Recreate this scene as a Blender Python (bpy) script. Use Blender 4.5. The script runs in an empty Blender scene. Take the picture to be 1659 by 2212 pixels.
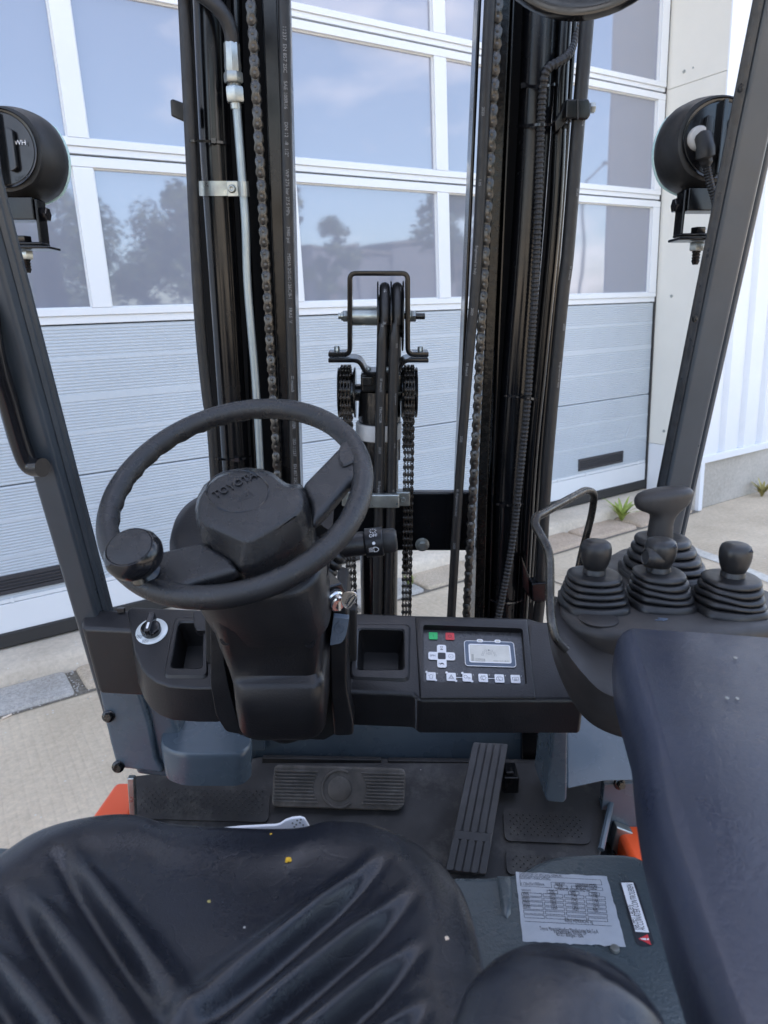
import bpy, bmesh, math, random
from mathutils import Vector, Matrix
from math import sin, cos, pi, radians, sqrt, exp, atan2

random.seed(7)
scene = bpy.context.scene
COL = scene.collection
V = Vector

# ------------------------------------------------------------------ camera, world, sun
# "truck frame": x right, y forward, z up, origin on the yard below the driver's eye.
# The truck stands on a yard that falls away a little, so its frame is rolled against the world.
FPX, CX, CY = 1534.0, 829.5, 1106.0            # focal length and centre in picture units (1659 wide)
PITCH = radians(14.96)
cP, sP = cos(PITCH), sin(PITCH)
EYE = V((0, 0, 1.55))
Hx = V((0.83483782, 0.54916871, 0.03820392)).normalized()
Uz = V((-0.04556141, -0.00023282, 0.99896151)).normalized()
Ny = Uz.cross(Hx).normalized(); Hx = Ny.cross(Uz)
TM = Matrix((Hx, Ny, Uz)).to_4x4()             # truck -> world

cam_d = bpy.data.cameras.new("camera"); cam = bpy.data.objects.new("camera", cam_d); COL.objects.link(cam)
cam_d.sensor_fit = 'VERTICAL'; cam_d.sensor_height = 36.0; cam_d.sensor_width = 27.0
cam_d.lens = FPX / 2212.0 * 36.0
cam_d.clip_start = 0.02; cam_d.clip_end = 2000
cam_d.dof.use_dof = True; cam_d.dof.focus_distance = 1.2; cam_d.dof.aperture_fstop = 9.0
cl = Matrix(((1, 0, 0, 0), (0, sP, -cP, 0), (0, cP, sP, 1.55), (0, 0, 0, 1)))
cam.matrix_world = TM @ cl
scene.camera = cam

SUN_EL, SUN_AZ = radians(47), radians(12)      # high sun behind the warehouse
world = bpy.data.worlds.new("World"); scene.world = world; world.use_nodes = True
nt = world.node_tree; nt.nodes.clear()
wo = nt.nodes.new('ShaderNodeOutputWorld'); bg = nt.nodes.new('ShaderNodeBackground')
sky = nt.nodes.new('ShaderNodeTexSky'); sky.sky_type = 'NISHITA'; sky.sun_disc = False
sky.sun_elevation = SUN_EL; sky.sun_rotation = SUN_AZ; sky.air_density = 0.9; sky.dust_density = 2.4; sky.ozone_density = 1.0
tc = nt.nodes.new('ShaderNodeTexCoord'); mp = nt.nodes.new('ShaderNodeMapping'); mp.inputs['Scale'].default_value = (1.6, 1.6, 4.2)
mp.inputs['Location'].default_value = (0.35, 0.1, 0.2)
ns = nt.nodes.new('ShaderNodeTexNoise'); ns.inputs['Scale'].default_value = 1.9; ns.inputs['Detail'].default_value = 7; ns.inputs['Roughness'].default_value = 0.55
rp = nt.nodes.new('ShaderNodeValToRGB'); rp.color_ramp.elements[0].position = 0.51; rp.color_ramp.elements[1].position = 0.70
mx = nt.nodes.new('ShaderNodeMix'); mx.data_type = 'RGBA'; mx.inputs['B'].default_value = (6.2, 5.9, 6.1, 1)
L = nt.links.new
L(tc.outputs['Generated'], mp.inputs['Vector']); L(mp.outputs['Vector'], ns.inputs['Vector']); L(ns.outputs['Fac'], rp.inputs['Fac'])
L(rp.outputs['Color'], mx.inputs['Factor']); L(sky.outputs['Color'], mx.inputs['A']); L(mx.outputs['Result'], bg.inputs['Color'])
bg.inputs['Strength'].default_value = 0.15; L(bg.outputs['Background'], wo.inputs['Surface'])

sun_d = bpy.data.lights.new("sun", 'SUN'); sun = bpy.data.objects.new("sun", sun_d); COL.objects.link(sun)
sun_d.energy = 2.2; sun_d.angle = radians(0.5); sun_d.color = (1.0, 0.95, 0.87)
sdir = V((sin(SUN_AZ) * cos(SUN_EL), cos(SUN_AZ) * cos(SUN_EL), sin(SUN_EL)))
sun.rotation_euler = sdir.to_track_quat('Z', 'Y').to_euler()

scene.view_settings.view_transform = 'Standard'; scene.view_settings.look = 'None'
scene.view_settings.exposure = 2.15; scene.view_settings.gamma = 1.0
scene.view_settings.use_curve_mapping = False
scene.render.engine = 'CYCLES'; scene.cycles.use_denoising = True; scene.cycles.max_bounces = 8

# ------------------------------------------------------------------ picking real points in the truck frame
def ray(px, py):
    x = (px - CX) / FPX; y = (py - CY) / FPX
    return V((x, cP - y * sP, -sP - y * cP))
def Yp(px, py, y): r = ray(px, py); return EYE + r * (y / r.y)
def Zp(px, py, z): r = ray(px, py); return EYE + r * ((z - 1.55) / r.z)
def Xp(px, py, x): r = ray(px, py); return EYE + r * (x / r.x)
def Dp(px, py, d): return EYE + ray(px, py) * d
def PL(px, py, p0, n): r = ray(px, py); return EYE + r * ((V(p0) - EYE).dot(n) / r.dot(n))
TA = radians(5.1)
MU, MV, MN = V((1, 0, 0)), V((0, -sin(TA), cos(TA))), V((0, cos(TA), sin(TA)))
M0 = V((0, 1.382, 2.076))
def MP(px, py, off=0.0): return PL(px, py, M0 + MN * off, MN)
def mpt(x, v, off): return V((x, 0, 0)) + M0 + MV * v + MN * off
def muv(px, py, off=0.0):
    p = MP(px, py, off) - M0; return p.x, p.dot(MV)

# ------------------------------------------------------------------ materials
def mat(name, color, rough=0.5, metal=0.0, bump=None, noise=None, coat=0.0, spec=0.5, ior=None, dust=None):
    """bump: (kind, scale, strength, distance); noise: (scale, amount, rough amount)"""
    m = bpy.data.materials.new(name); m.use_nodes = True
    t = m.node_tree; b = t.nodes['Principled BSDF']
    b.inputs['Base Color'].default_value = (*color, 1); b.inputs['Roughness'].default_value = rough
    b.inputs['Metallic'].default_value = metal; b.inputs['Coat Weight'].default_value = coat
    b.inputs['Specular IOR Level'].default_value = spec
    if ior: b.inputs['IOR'].default_value = ior
    co = t.nodes.new('ShaderNodeTexCoord')
    if noise:
        n = t.nodes.new('ShaderNodeTexNoise'); n.inputs['Scale'].default_value = noise[0]; n.inputs['Detail'].default_value = 6
        n.inputs['Roughness'].default_value = 0.65
        t.links.new(co.outputs['Object'], n.inputs['Vector'])
        mr = t.nodes.new('ShaderNodeMapRange'); mr.inputs['From Min'].default_value = 0.3; mr.inputs['From Max'].default_value = 0.7
        mr.inputs['To Min'].default_value = 1 - noise[1]; mr.inputs['To Max'].default_value = 1 + noise[1]
        t.links.new(n.outputs['Fac'], mr.inputs['Value'])
        vm = t.nodes.new('ShaderNodeVectorMath'); vm.operation = 'SCALE'; vm.inputs[0].default_value = color
        t.links.new(mr.outputs['Result'], vm.inputs['Scale']); t.links.new(vm.outputs['Vector'], b.inputs['Base Color'])
        if len(noise) > 2:
            r2 = t.nodes.new('ShaderNodeMapRange'); r2.inputs['From Min'].default_value = 0.3; r2.inputs['From Max'].default_value = 0.7
            r2.inputs['To Min'].default_value = max(0.02, rough - noise[2]); r2.inputs['To Max'].default_value = min(1, rough + noise[2])
            n2 = t.nodes.new('ShaderNodeTexNoise'); n2.inputs['Scale'].default_value = noise[0] * 2.3; n2.inputs['Detail'].default_value = 5
            t.links.new(co.outputs['Object'], n2.inputs['Vector']); t.links.new(n2.outputs['Fac'], r2.inputs['Value'])
            t.links.new(r2.outputs['Result'], b.inputs['Roughness'])
    if dust:                                    # sparse specks of dirt: (cells per metre, share of cells, radius in cells)
        v = t.nodes.new('ShaderNodeTexVoronoi'); v.inputs['Scale'].default_value = dust[0]; t.links.new(co.outputs['Object'], v.inputs['Vector'])
        lt = t.nodes.new('ShaderNodeMath'); lt.operation = 'LESS_THAN'; lt.inputs[1].default_value = dust[2]; t.links.new(v.outputs['Distance'], lt.inputs[0])
        gt = t.nodes.new('ShaderNodeMath'); gt.operation = 'GREATER_THAN'; gt.inputs[1].default_value = 1 - dust[1]; t.links.new(v.outputs['Color'], gt.inputs[0])
        mu = t.nodes.new('ShaderNodeMath'); mu.operation = 'MULTIPLY'; t.links.new(lt.outputs[0], mu.inputs[0]); t.links.new(gt.outputs[0], mu.inputs[1])
        sm = t.nodes.new('ShaderNodeTexNoise'); sm.inputs['Scale'].default_value = dust[0] * .12; sm.inputs['Detail'].default_value = 8; sm.inputs['Roughness'].default_value = .75
        t.links.new(co.outputs['Object'], sm.inputs['Vector'])
        sr = t.nodes.new('ShaderNodeMapRange'); sr.inputs['From Min'].default_value = .52; sr.inputs['From Max'].default_value = .80; sr.inputs['To Max'].default_value = dust[3] if len(dust) > 3 else .06
        t.links.new(sm.outputs['Fac'], sr.inputs['Value'])
        mxx = t.nodes.new('ShaderNodeMath'); mxx.operation = 'MAXIMUM'; t.links.new(mu.outputs[0], mxx.inputs[0]); t.links.new(sr.outputs['Result'], mxx.inputs[1])
        dm = t.nodes.new('ShaderNodeMix'); dm.data_type = 'RGBA'; dm.inputs['A'].default_value = (*color, 1); dm.inputs['B'].default_value = (0.30, 0.28, 0.25, 1)
        if b.inputs['Base Color'].is_linked: t.links.new(b.inputs['Base Color'].links[0].from_socket, dm.inputs['A'])
        t.links.new(mxx.outputs[0], dm.inputs['Factor']); t.links.new(dm.outputs['Result'], b.inputs['Base Color'])
    if bump:
        prev = None
        for kind, sc, st, di in (bump if isinstance(bump, list) else [bump]):
            if kind in ('voronoi', 'crease'):
                n = t.nodes.new('ShaderNodeTexVoronoi'); n.feature = 'DISTANCE_TO_EDGE'; n.inputs['Scale'].default_value = sc; out = n.outputs['Distance']
                w = t.nodes.new('ShaderNodeTexNoise'); w.inputs['Scale'].default_value = sc * 0.7; w.inputs['Detail'].default_value = 3
                t.links.new(co.outputs['Object'], w.inputs['Vector'])
                ad = t.nodes.new('ShaderNodeMix'); ad.data_type = 'VECTOR'; ad.inputs['Factor'].default_value = 0.03 if kind == 'voronoi' else 0.10
                t.links.new(co.outputs['Object'], ad.inputs['A']); t.links.new(w.outputs['Color'], ad.inputs['B'])
                t.links.new(ad.outputs['Result'], n.inputs['Vector'])
                cr = t.nodes.new('ShaderNodeMapRange'); cr.inputs['From Max'].default_value = 0.12 if kind == 'voronoi' else 0.022
                t.links.new(out, cr.inputs['Value']); out = cr.outputs['Result']
            elif kind == 'wrinkle':
                n = t.nodes.new('ShaderNodeTexNoise'); n.noise_type = 'RIDGED_MULTIFRACTAL'; n.inputs['Scale'].default_value = sc
                n.inputs['Detail'].default_value = 3; n.inputs['Distortion'].default_value = 0.6; n.normalize = False
                t.links.new(co.outputs['Object'], n.inputs['Vector']); out = n.outputs['Fac']
            else:
                n = t.nodes.new('ShaderNodeTexNoise'); n.inputs['Scale'].default_value = sc; n.inputs['Detail'].default_value = 4
                t.links.new(co.outputs['Object'], n.inputs['Vector']); out = n.outputs['Fac']
            bp = t.nodes.new('ShaderNodeBump'); bp.inputs['Strength'].default_value = st; bp.inputs['Distance'].default_value = di
            t.links.new(out, bp.inputs['Height'])
            if prev: t.links.new(prev.outputs['Normal'], bp.inputs['Normal'])
            prev = bp
        t.links.new(prev.outputs['Normal'], b.inputs['Normal'])
    return m

M = {}
M['dash'] = mat('dash_plastic', (0.0130, 0.0126, 0.0140), 0.36, bump=('noise', 380, 0.5, 0.0008), noise=(9, 0.2, 0.08), spec=0.42, dust=(90, .05, .10, .004))
M['dash2'] = mat('console_plastic', (0.024, 0.022, 0.0215), 0.50, bump=('noise', 900, 0.35, 0.0006), noise=(14, 0.22, 0.08), dust=(110, .10, .12, .09))
M['matt'] = mat('matt_black_paint', (0.004, 0.004, 0.0046), 0.7, spec=0.2)
M['pocket'] = mat('pocket_plastic', (0.010, 0.010, 0.011), 0.5)
M['wheel'] = mat('wheel_polyurethane', (0.0138, 0.0144, 0.0164), 0.28, bump=[('voronoi', 300, 0.30, 0.0008), ('noise', 420, 0.12, 0.0005)], noise=(18, 0.18, 0.10), dust=(100, .05, .10, .006))
M['gloss'] = mat('gloss_black', (0.009, 0.009, 0.0105), 0.15, noise=(20, 0.1, 0.08))
M['rubber'] = mat('black_rubber', (0.012, 0.012, 0.0125), 0.48, bump=('noise', 300, 0.15, 0.0006), noise=(25, 0.3, 0.1))
M['boot'] = mat('boot_rubber', (0.0115, 0.0114, 0.0120), 0.40, bump=('noise', 240, 0.12, 0.0006), noise=(22, 0.25, 0.1))
M['hose'] = mat('hose_rubber', (0.010, 0.010, 0.0105), 0.5, bump=('noise', 500, 0.2, 0.0004), noise=(30, 0.3, 0.1))
M['seat'] = mat('seat_vinyl', (0.0125, 0.0146, 0.0205), 0.265, bump=[('voronoi', 190, 0.18, 0.0005), ('noise', 420, 0.15, 0.0003), ('crease', 17, 0.12, 0.0008), ('crease', 31, 0.10, 0.0007)], noise=(7, 0.25, 0.10), dust=(70, .04, .07, .003))
M['arm'] = mat('armrest_vinyl', (0.0225, 0.028, 0.047), 0.33, bump=[('noise', 150, 0.28, 0.0011), ('voronoi', 120, 0.16, 0.0006)], noise=(9, 0.15, 0.06))
M['mast'] = mat('mast_black_paint', (0.0034, 0.0037, 0.0047), 0.21, bump=('noise', 60, 0.05, 0.001), noise=(6, 0.25, 0.08), spec=0.40, dust=(60, .06, .09, .002))
M['grease'] = mat('greased_rail', (0.005, 0.0046, 0.0042), 0.24, bump=('noise', 70, 0.4, 0.002), noise=(40, 0.3, 0.08), spec=0.3)
M['iron'] = mat('cast_black', (0.012, 0.012, 0.012), 0.22, bump=('noise', 90, 0.5, 0.0015))
M['guard'] = mat('guard_paint', (0.043, 0.052, 0.062), 0.33, bump=('noise', 180, 0.08, 0.0006), noise=(8, 0.15, 0.06))
M['worn'] = mat('worn_plastic_strip', (0.020, 0.024, 0.029), 0.36, bump=[('wrinkle', 90, 0.3, 0.0006)], noise=(60, 0.45, 0.1))
M['panel'] = mat('panel_bluegrey_paint', (0.074, 0.098, 0.120), 0.27, bump=('noise', 120, 0.05, 0.0008), noise=(7, 0.12, 0.06))
M['hood'] = mat('hood_orange_peel_paint', (0.062, 0.079, 0.089), 0.30, bump=('noise', 230, 0.55, 0.0014), noise=(10, 0.15, 0.06))
M['mat'] = mat('floor_mat_rubber', (0.017, 0.0158, 0.0158), 0.58, bump=('noise', 350, 0.25, 0.0006), noise=(11, 0.35, 0.1), dust=(80, .10, .12, .30))
M['pedal'] = mat('pedal_rubber_dusty', (0.078, 0.069, 0.060), 0.62, bump=('noise', 240, 0.2, 0.0006), noise=(24, 0.4, 0.08), dust=(90, .1, .12, .5))
M['apedal'] = mat('pedal_rubber_dark', (0.046, 0.045, 0.046), 0.52, bump=('noise', 300, 0.2, 0.0005), noise=(24, 0.3, 0.08), dust=(90, .08, .12, .16))
M['chain'] = mat('oily_chain_steel', (0.088, 0.085, 0.080), 0.34, 0.85, bump=('noise', 180, 0.25, 0.0008), noise=(45, 0.5, 0.14))
M['chainb'] = mat('black_chain_steel', (0.055, 0.05, 0.045), 0.30, 0.8, noise=(45, 0.5, 0.12))
M['zinc'] = mat('zinc_plated_steel', (0.36, 0.38, 0.36), 0.36, 0.85, bump=('noise', 200, 0.1, 0.0005), noise=(35, 0.2, 0.1))
M['pipe'] = mat('zinc_pipe', (0.31, 0.36, 0.38), 0.42, 0.75, noise=(20, 0.12, 0.08))
M['chrome'] = mat('bright_steel', (0.62, 0.62, 0.61), 0.26, 1.0)
M['keyface'] = mat('key_steel', (0.42, 0.40, 0.37), 0.32, 1.0, noise=(60, 0.12))
M['white'] = mat('white_nylon', (0.50, 0.49, 0.47), 0.5, noise=(30, 0.12))
M['print'] = mat('white_print', (0.80, 0.80, 0.82), 0.5)
M['hoseprint'] = mat('hose_print', (0.22, 0.22, 0.22), 0.6)
M['ink'] = mat('dark_print', (0.025, 0.027, 0.035), 0.5)
M['green'] = mat('green_print', (0.02, 0.46, 0.13), 0.45)
M['red'] = mat('red_print', (0.62, 0.045, 0.055), 0.45)
M['glassblk'] = mat('display_foil', (0.048, 0.049, 0.053), 0.27, noise=(40, 0.25, 0.08))
M['bluegrey'] = mat('display_bezel', (0.085, 0.115, 0.165), 0.35)
M['lcd'] = mat('lcd_glass', (0.66, 0.64, 0.57), 0.16, noise=(30, 0.12))
M['lcdink'] = mat('lcd_segments', (0.24, 0.24, 0.22), 0.3)
M['greylever'] = mat('grey_lever_plastic', (0.115, 0.145, 0.185), 0.45)
M['dial'] = mat('dial_ring', (0.62, 0.66, 0.66), 0.35, 0.3)
M['plate'] = mat('data_plate_foil', (0.40, 0.43, 0.47), 0.45, noise=(45, 0.08, 0.08))
M['orange'] = mat('orange_paint', (0.83, 0.10, 0.022), 0.32)
M['crumb'] = mat('yellow_crumb', (0.62, 0.36, 0.02), 0.8)
M['speck'] = mat('pale_speck', (0.42, 0.40, 0.36), 0.8)
M['lens'] = mat('lamp_lens', (0.52, 0.75, 0.74), 0.15)
M['mirror'] = mat('mirror_glass', (0.75, 0.75, 0.75), 0.03, 1.0)
M['door'] = mat('door_silver_paint', (0.47, 0.51, 0.54), 0.42, 0.0, bump=('noise', 250, 0.08, 0.0006), noise=(0.6, 0.08, 0.06))
M['alu'] = mat('door_aluminium_frame', (0.69, 0.705, 0.71), 0.38, 0.0, noise=(1.5, 0.03))
M['cream'] = mat('cream_cladding', (0.72, 0.70, 0.63), 0.5, bump=('noise', 30, 0.03, 0.002), noise=(1.2, 0.05))
M['clad'] = mat('white_cladding', (0.74, 0.755, 0.77), 0.42, noise=(0.7, 0.05))
M['vent'] = mat('vent_plastic', (0.035, 0.034, 0.038), 0.5)
M['seal'] = mat('seal_rubber', (0.025, 0.024, 0.023), 0.6)
M['mortar'] = mat('joint_dirt', (0.17, 0.15, 0.12), 0.95, bump=('noise', 120, 0.8, 0.004), noise=(60, 0.4))
M['leaf'] = mat('tree_leaf', (0.045, 0.066, 0.026), 0.6, noise=(0.7, 0.3))
M['bark'] = mat('bark', (0.10, 0.08, 0.06), 0.9)
M['weed'] = mat('weed_leaf', (0.30, 0.36, 0.075), 0.55, noise=(40, 0.3))
M['dryweed'] = mat('dry_weed', (0.34, 0.29, 0.10), 0.7, noise=(40, 0.3))
M['butt'] = mat('cigarette_paper', (0.70, 0.58, 0.46), 0.8)
M['greywall'] = mat('far_grey_cladding', (0.10, 0.108, 0.13), 0.6, noise=(0.4, 0.06))
M['roof'] = mat('roof_felt', (0.10, 0.10, 0.10), 0.9)

def pane_material():
    m = bpy.data.materials.new('door_pane'); m.use_nodes = True; t = m.node_tree; t.nodes.clear()
    o = t.nodes.new('ShaderNodeOutputMaterial'); mix = t.nodes.new('ShaderNodeMixShader')
    d = t.nodes.new('ShaderNodeBsdfDiffuse'); d.inputs['Color'].default_value = (0.235, 0.248, 0.290, 1)
    g = t.nodes.new('ShaderNodeBsdfGlossy'); g.inputs['Roughness'].default_value = 0.03; g.inputs['Color'].default_value = (0.84, 0.84, 0.87, 1)
    f = t.nodes.new('ShaderNodeFresnel'); f.inputs['IOR'].default_value = 1.95
    n = t.nodes.new('ShaderNodeTexNoise'); n.inputs['Scale'].default_value = 1.6; n.inputs['Detail'].default_value = 1
    co = t.nodes.new('ShaderNodeTexCoord'); t.links.new(co.outputs['Object'], n.inputs['Vector'])
    b = t.nodes.new('ShaderNodeBump'); b.inputs['Strength'].default_value = 0.12; b.inputs['Distance'].default_value = 0.02
    t.links.new(n.outputs['Fac'], b.inputs['Height']); t.links.new(b.outputs['Normal'], g.inputs['Normal'])
    ma = t.nodes.new('ShaderNodeMath'); ma.operation = 'MULTIPLY_ADD'; ma.inputs[1].default_value = 1.0; ma.inputs[2].default_value = 0.07
    ma.use_clamp = True
    t.links.new(f.outputs['Fac'], ma.inputs[0]); t.links.new(ma.outputs[0], mix.inputs['Fac'])
    t.links.new(d.outputs[0], mix.inputs[1]); t.links.new(g.outputs[0], mix.inputs[2]); t.links.new(mix.outputs[0], o.inputs['Surface'])
    return m
M['pane'] = pane_material()

def concrete(name, col, groove=False, scale=1.0, mott=.2):
    m = bpy.data.materials.new(name); m.use_nodes = True; t = m.node_tree; b = t.nodes['Principled BSDF']
    b.inputs['Roughness'].default_value = 0.85
    co = t.nodes.new('ShaderNodeTexCoord')
    def noise(sc, det, ro=0.6):
        n = t.nodes.new('ShaderNodeTexNoise'); n.inputs['Scale'].default_value = sc * scale; n.inputs['Detail'].default_value = det; n.inputs['Roughness'].default_value = ro
        t.links.new(co.outputs['Object'], n.inputs['Vector']); return n
    a = noise(1.3, 5); c = noise(38, 6, 0.75); v = t.nodes.new('ShaderNodeTexVoronoi'); v.inputs['Scale'].default_value = 42 * scale
    t.links.new(co.outputs['Object'], v.inputs['Vector'])
    r1 = t.nodes.new('ShaderNodeValToRGB'); r1.color_ramp.elements[0].position = 0.3; r1.color_ramp.elements[1].position = 0.7
    r1.color_ramp.elements[0].color = (col[0] * 0.74, col[1] * 0.72, col[2] * 0.69, 1); r1.color_ramp.elements[1].color = (col[0] * 1.1, col[1] * 1.1, col[2] * 1.1, 1)
    t.links.new(a.outputs['Fac'], r1.inputs['Fac'])
    mr = t.nodes.new('ShaderNodeMapRange'); mr.inputs['From Min'].default_value = 0.25; mr.inputs['From Max'].default_value = 0.75
    mr.inputs['To Min'].default_value = 1 - mott; mr.inputs['To Max'].default_value = 1 + mott; t.links.new(c.outputs['Fac'], mr.inputs['Value'])
    sc1 = t.nodes.new('ShaderNodeVectorMath'); sc1.operation = 'SCALE'; t.links.new(r1.outputs['Color'], sc1.inputs[0]); t.links.new(mr.outputs['Result'], sc1.inputs['Scale'])
    sp = t.nodes.new('ShaderNodeMath'); sp.operation = 'LESS_THAN'; sp.inputs[1].default_value = 0.17; t.links.new(v.outputs['Distance'], sp.inputs[0])
    vr = t.nodes.new('ShaderNodeMath'); vr.operation = 'GREATER_THAN'; vr.inputs[1].default_value = 0.80; t.links.new(v.outputs['Color'], vr.inputs[0])
    mu = t.nodes.new('ShaderNodeMath'); mu.operation = 'MULTIPLY'; t.links.new(sp.outputs[0], mu.inputs[0]); t.links.new(vr.outputs[0], mu.inputs[1])
    mx2 = t.nodes.new('ShaderNodeMix'); mx2.data_type = 'RGBA'; mx2.inputs['B'].default_value = (0.62, 0.60, 0.55, 1)
    t.links.new(mu.outputs[0], mx2.inputs['Factor']); t.links.new(sc1.outputs['Vector'], mx2.inputs['A']); t.links.new(mx2.outputs['Result'], b.inputs['Base Color'])
    bp = t.nodes.new('ShaderNodeBump'); bp.inputs['Strength'].default_value = 0.5; bp.inputs['Distance'].default_value = 0.003
    t.links.new(c.outputs['Fac'], bp.inputs['Height']); last = bp
    if groove:
        w = t.nodes.new('ShaderNodeTexWave'); w.wave_type = 'BANDS'; w.bands_direction = 'X'; w.inputs['Scale'].default_value = 9.0
        w.inputs['Distortion'].default_value = 2.2; w.inputs['Detail'].default_value = 2; w.inputs['Detail Scale'].default_value = 0.6
        rm = t.nodes.new('ShaderNodeMapping'); rm.inputs['Rotation'].default_value = (0, 0, radians(8)); rm.inputs['Scale'].default_value = (1, 0.12, 1)
        t.links.new(co.outputs['Object'], rm.inputs['Vector']); t.links.new(rm.outputs['Vector'], w.inputs['Vector'])
        pw = t.nodes.new('ShaderNodeMath'); pw.operation = 'POWER'; pw.inputs[1].default_value = 5.0; t.links.new(w.outputs['Fac'], pw.inputs[0])
        b2 = t.nodes.new('ShaderNodeBump'); b2.inputs['Strength'].default_value = 0.45; b2.inputs['Distance'].default_value = 0.004; b2.invert = True
        t.links.new(pw.outputs[0], b2.inputs['Height']); t.links.new(bp.outputs['Normal'], b2.inputs['Normal']); last = b2
    t.links.new(last.outputs['Normal'], b.inputs['Normal'])
    return m
M['yard'] = concrete('yard_concrete', (0.62, 0.52, 0.385), True)
M['paintline'] = concrete('worn_line_paint', (0.66, 0.64, 0.58), mott=.3)
M['sill'] = concrete('sill_concrete', (0.62, 0.54, 0.43))
M['plinth'] = concrete('plinth_concrete', (0.47, 0.44, 0.39))
M['stoneg'] = concrete('grey_granite', (0.44, 0.42, 0.385), scale=2.2, mott=.5)
M['stoneb'] = concrete('buff_granite', (0.52, 0.43, 0.32), scale=2.2, mott=.45)
M['stoner'] = concrete('reddish_stone', (0.50, 0.39, 0.29), scale=2.2, mott=.4)

# ------------------------------------------------------------------ mesh builder
def frame_axes(d):
    d = V(d).normalized()
    a = d.cross(V((0, 0, 1)))
    if a.length < 1e-4: a = d.cross(V((0, 1, 0)))
    a.normalize(); return a, a.cross(d).normalized()

def crom(pts, n=6):
    pts = [V(p) for p in pts]; out = []
    P = [pts[0] * 2 - pts[1]] + pts + [pts[-1] * 2 - pts[-2]]
    for i in range(1, len(P) - 2):
        for k in range(n):
            t = k / n; a, b, c, d = P[i - 1], P[i], P[i + 1], P[i + 2]
            out.append(0.5 * ((2 * b) + (c - a) * t + (2 * a - 5 * b + 4 * c - d) * t * t + (3 * b - a - 3 * c + d) * t ** 3))
    out.append(pts[-1]); return out

def fillet(pts, r, n=5):
    pts = [V(p) for p in pts]; out = [pts[0]]
    for i in range(1, len(pts) - 1):
        a, b, c = pts[i - 1], pts[i], pts[i + 1]
        d1 = (a - b); d2 = (c - b); rr = min(r, d1.length * 0.45, d2.length * 0.45)
        p, q = b + d1.normalized() * rr, b + d2.normalized() * rr
        for k in range(n + 1):
            t = k / n; out.append((1 - t) ** 2 * p + 2 * t * (1 - t) * b + t * t * q)
    out.append(pts[-1]); return out

def rrect(w, h, r, n=4):
    out = []
    for cx, cy, a0 in ((w / 2 - r, h / 2 - r, 0), (-w / 2 + r, h / 2 - r, 90), (-w / 2 + r, -h / 2 + r, 180), (w / 2 - r, -h / 2 + r, 270)):
        for k in range(n + 1):
            a = radians(a0 + 90 * k / n); out.append((cx + r * cos(a), cy + r * sin(a)))
    return out

def round_poly(poly, r, n=4):
    """rounded corners of a closed 3D polygon; r one radius or one per corner"""
    N = len(poly); out = []
    for i in range(N):
        a, b, c = V(poly[i - 1]), V(poly[i]), V(poly[(i + 1) % N])
        rr = r[i] if isinstance(r, (list, tuple)) else r
        d1, d2 = a - b, c - b; rr = min(rr, d1.length * 0.48, d2.length * 0.48)
        if rr < 1e-6: out.append(b); continue
        p, q = b + d1.normalized() * rr, b + d2.normalized() * rr
        for k in range(n + 1):
            t = k / n; out.append((1 - t) ** 2 * p + 2 * t * (1 - t) * b + t * t * q)
    return out

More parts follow.
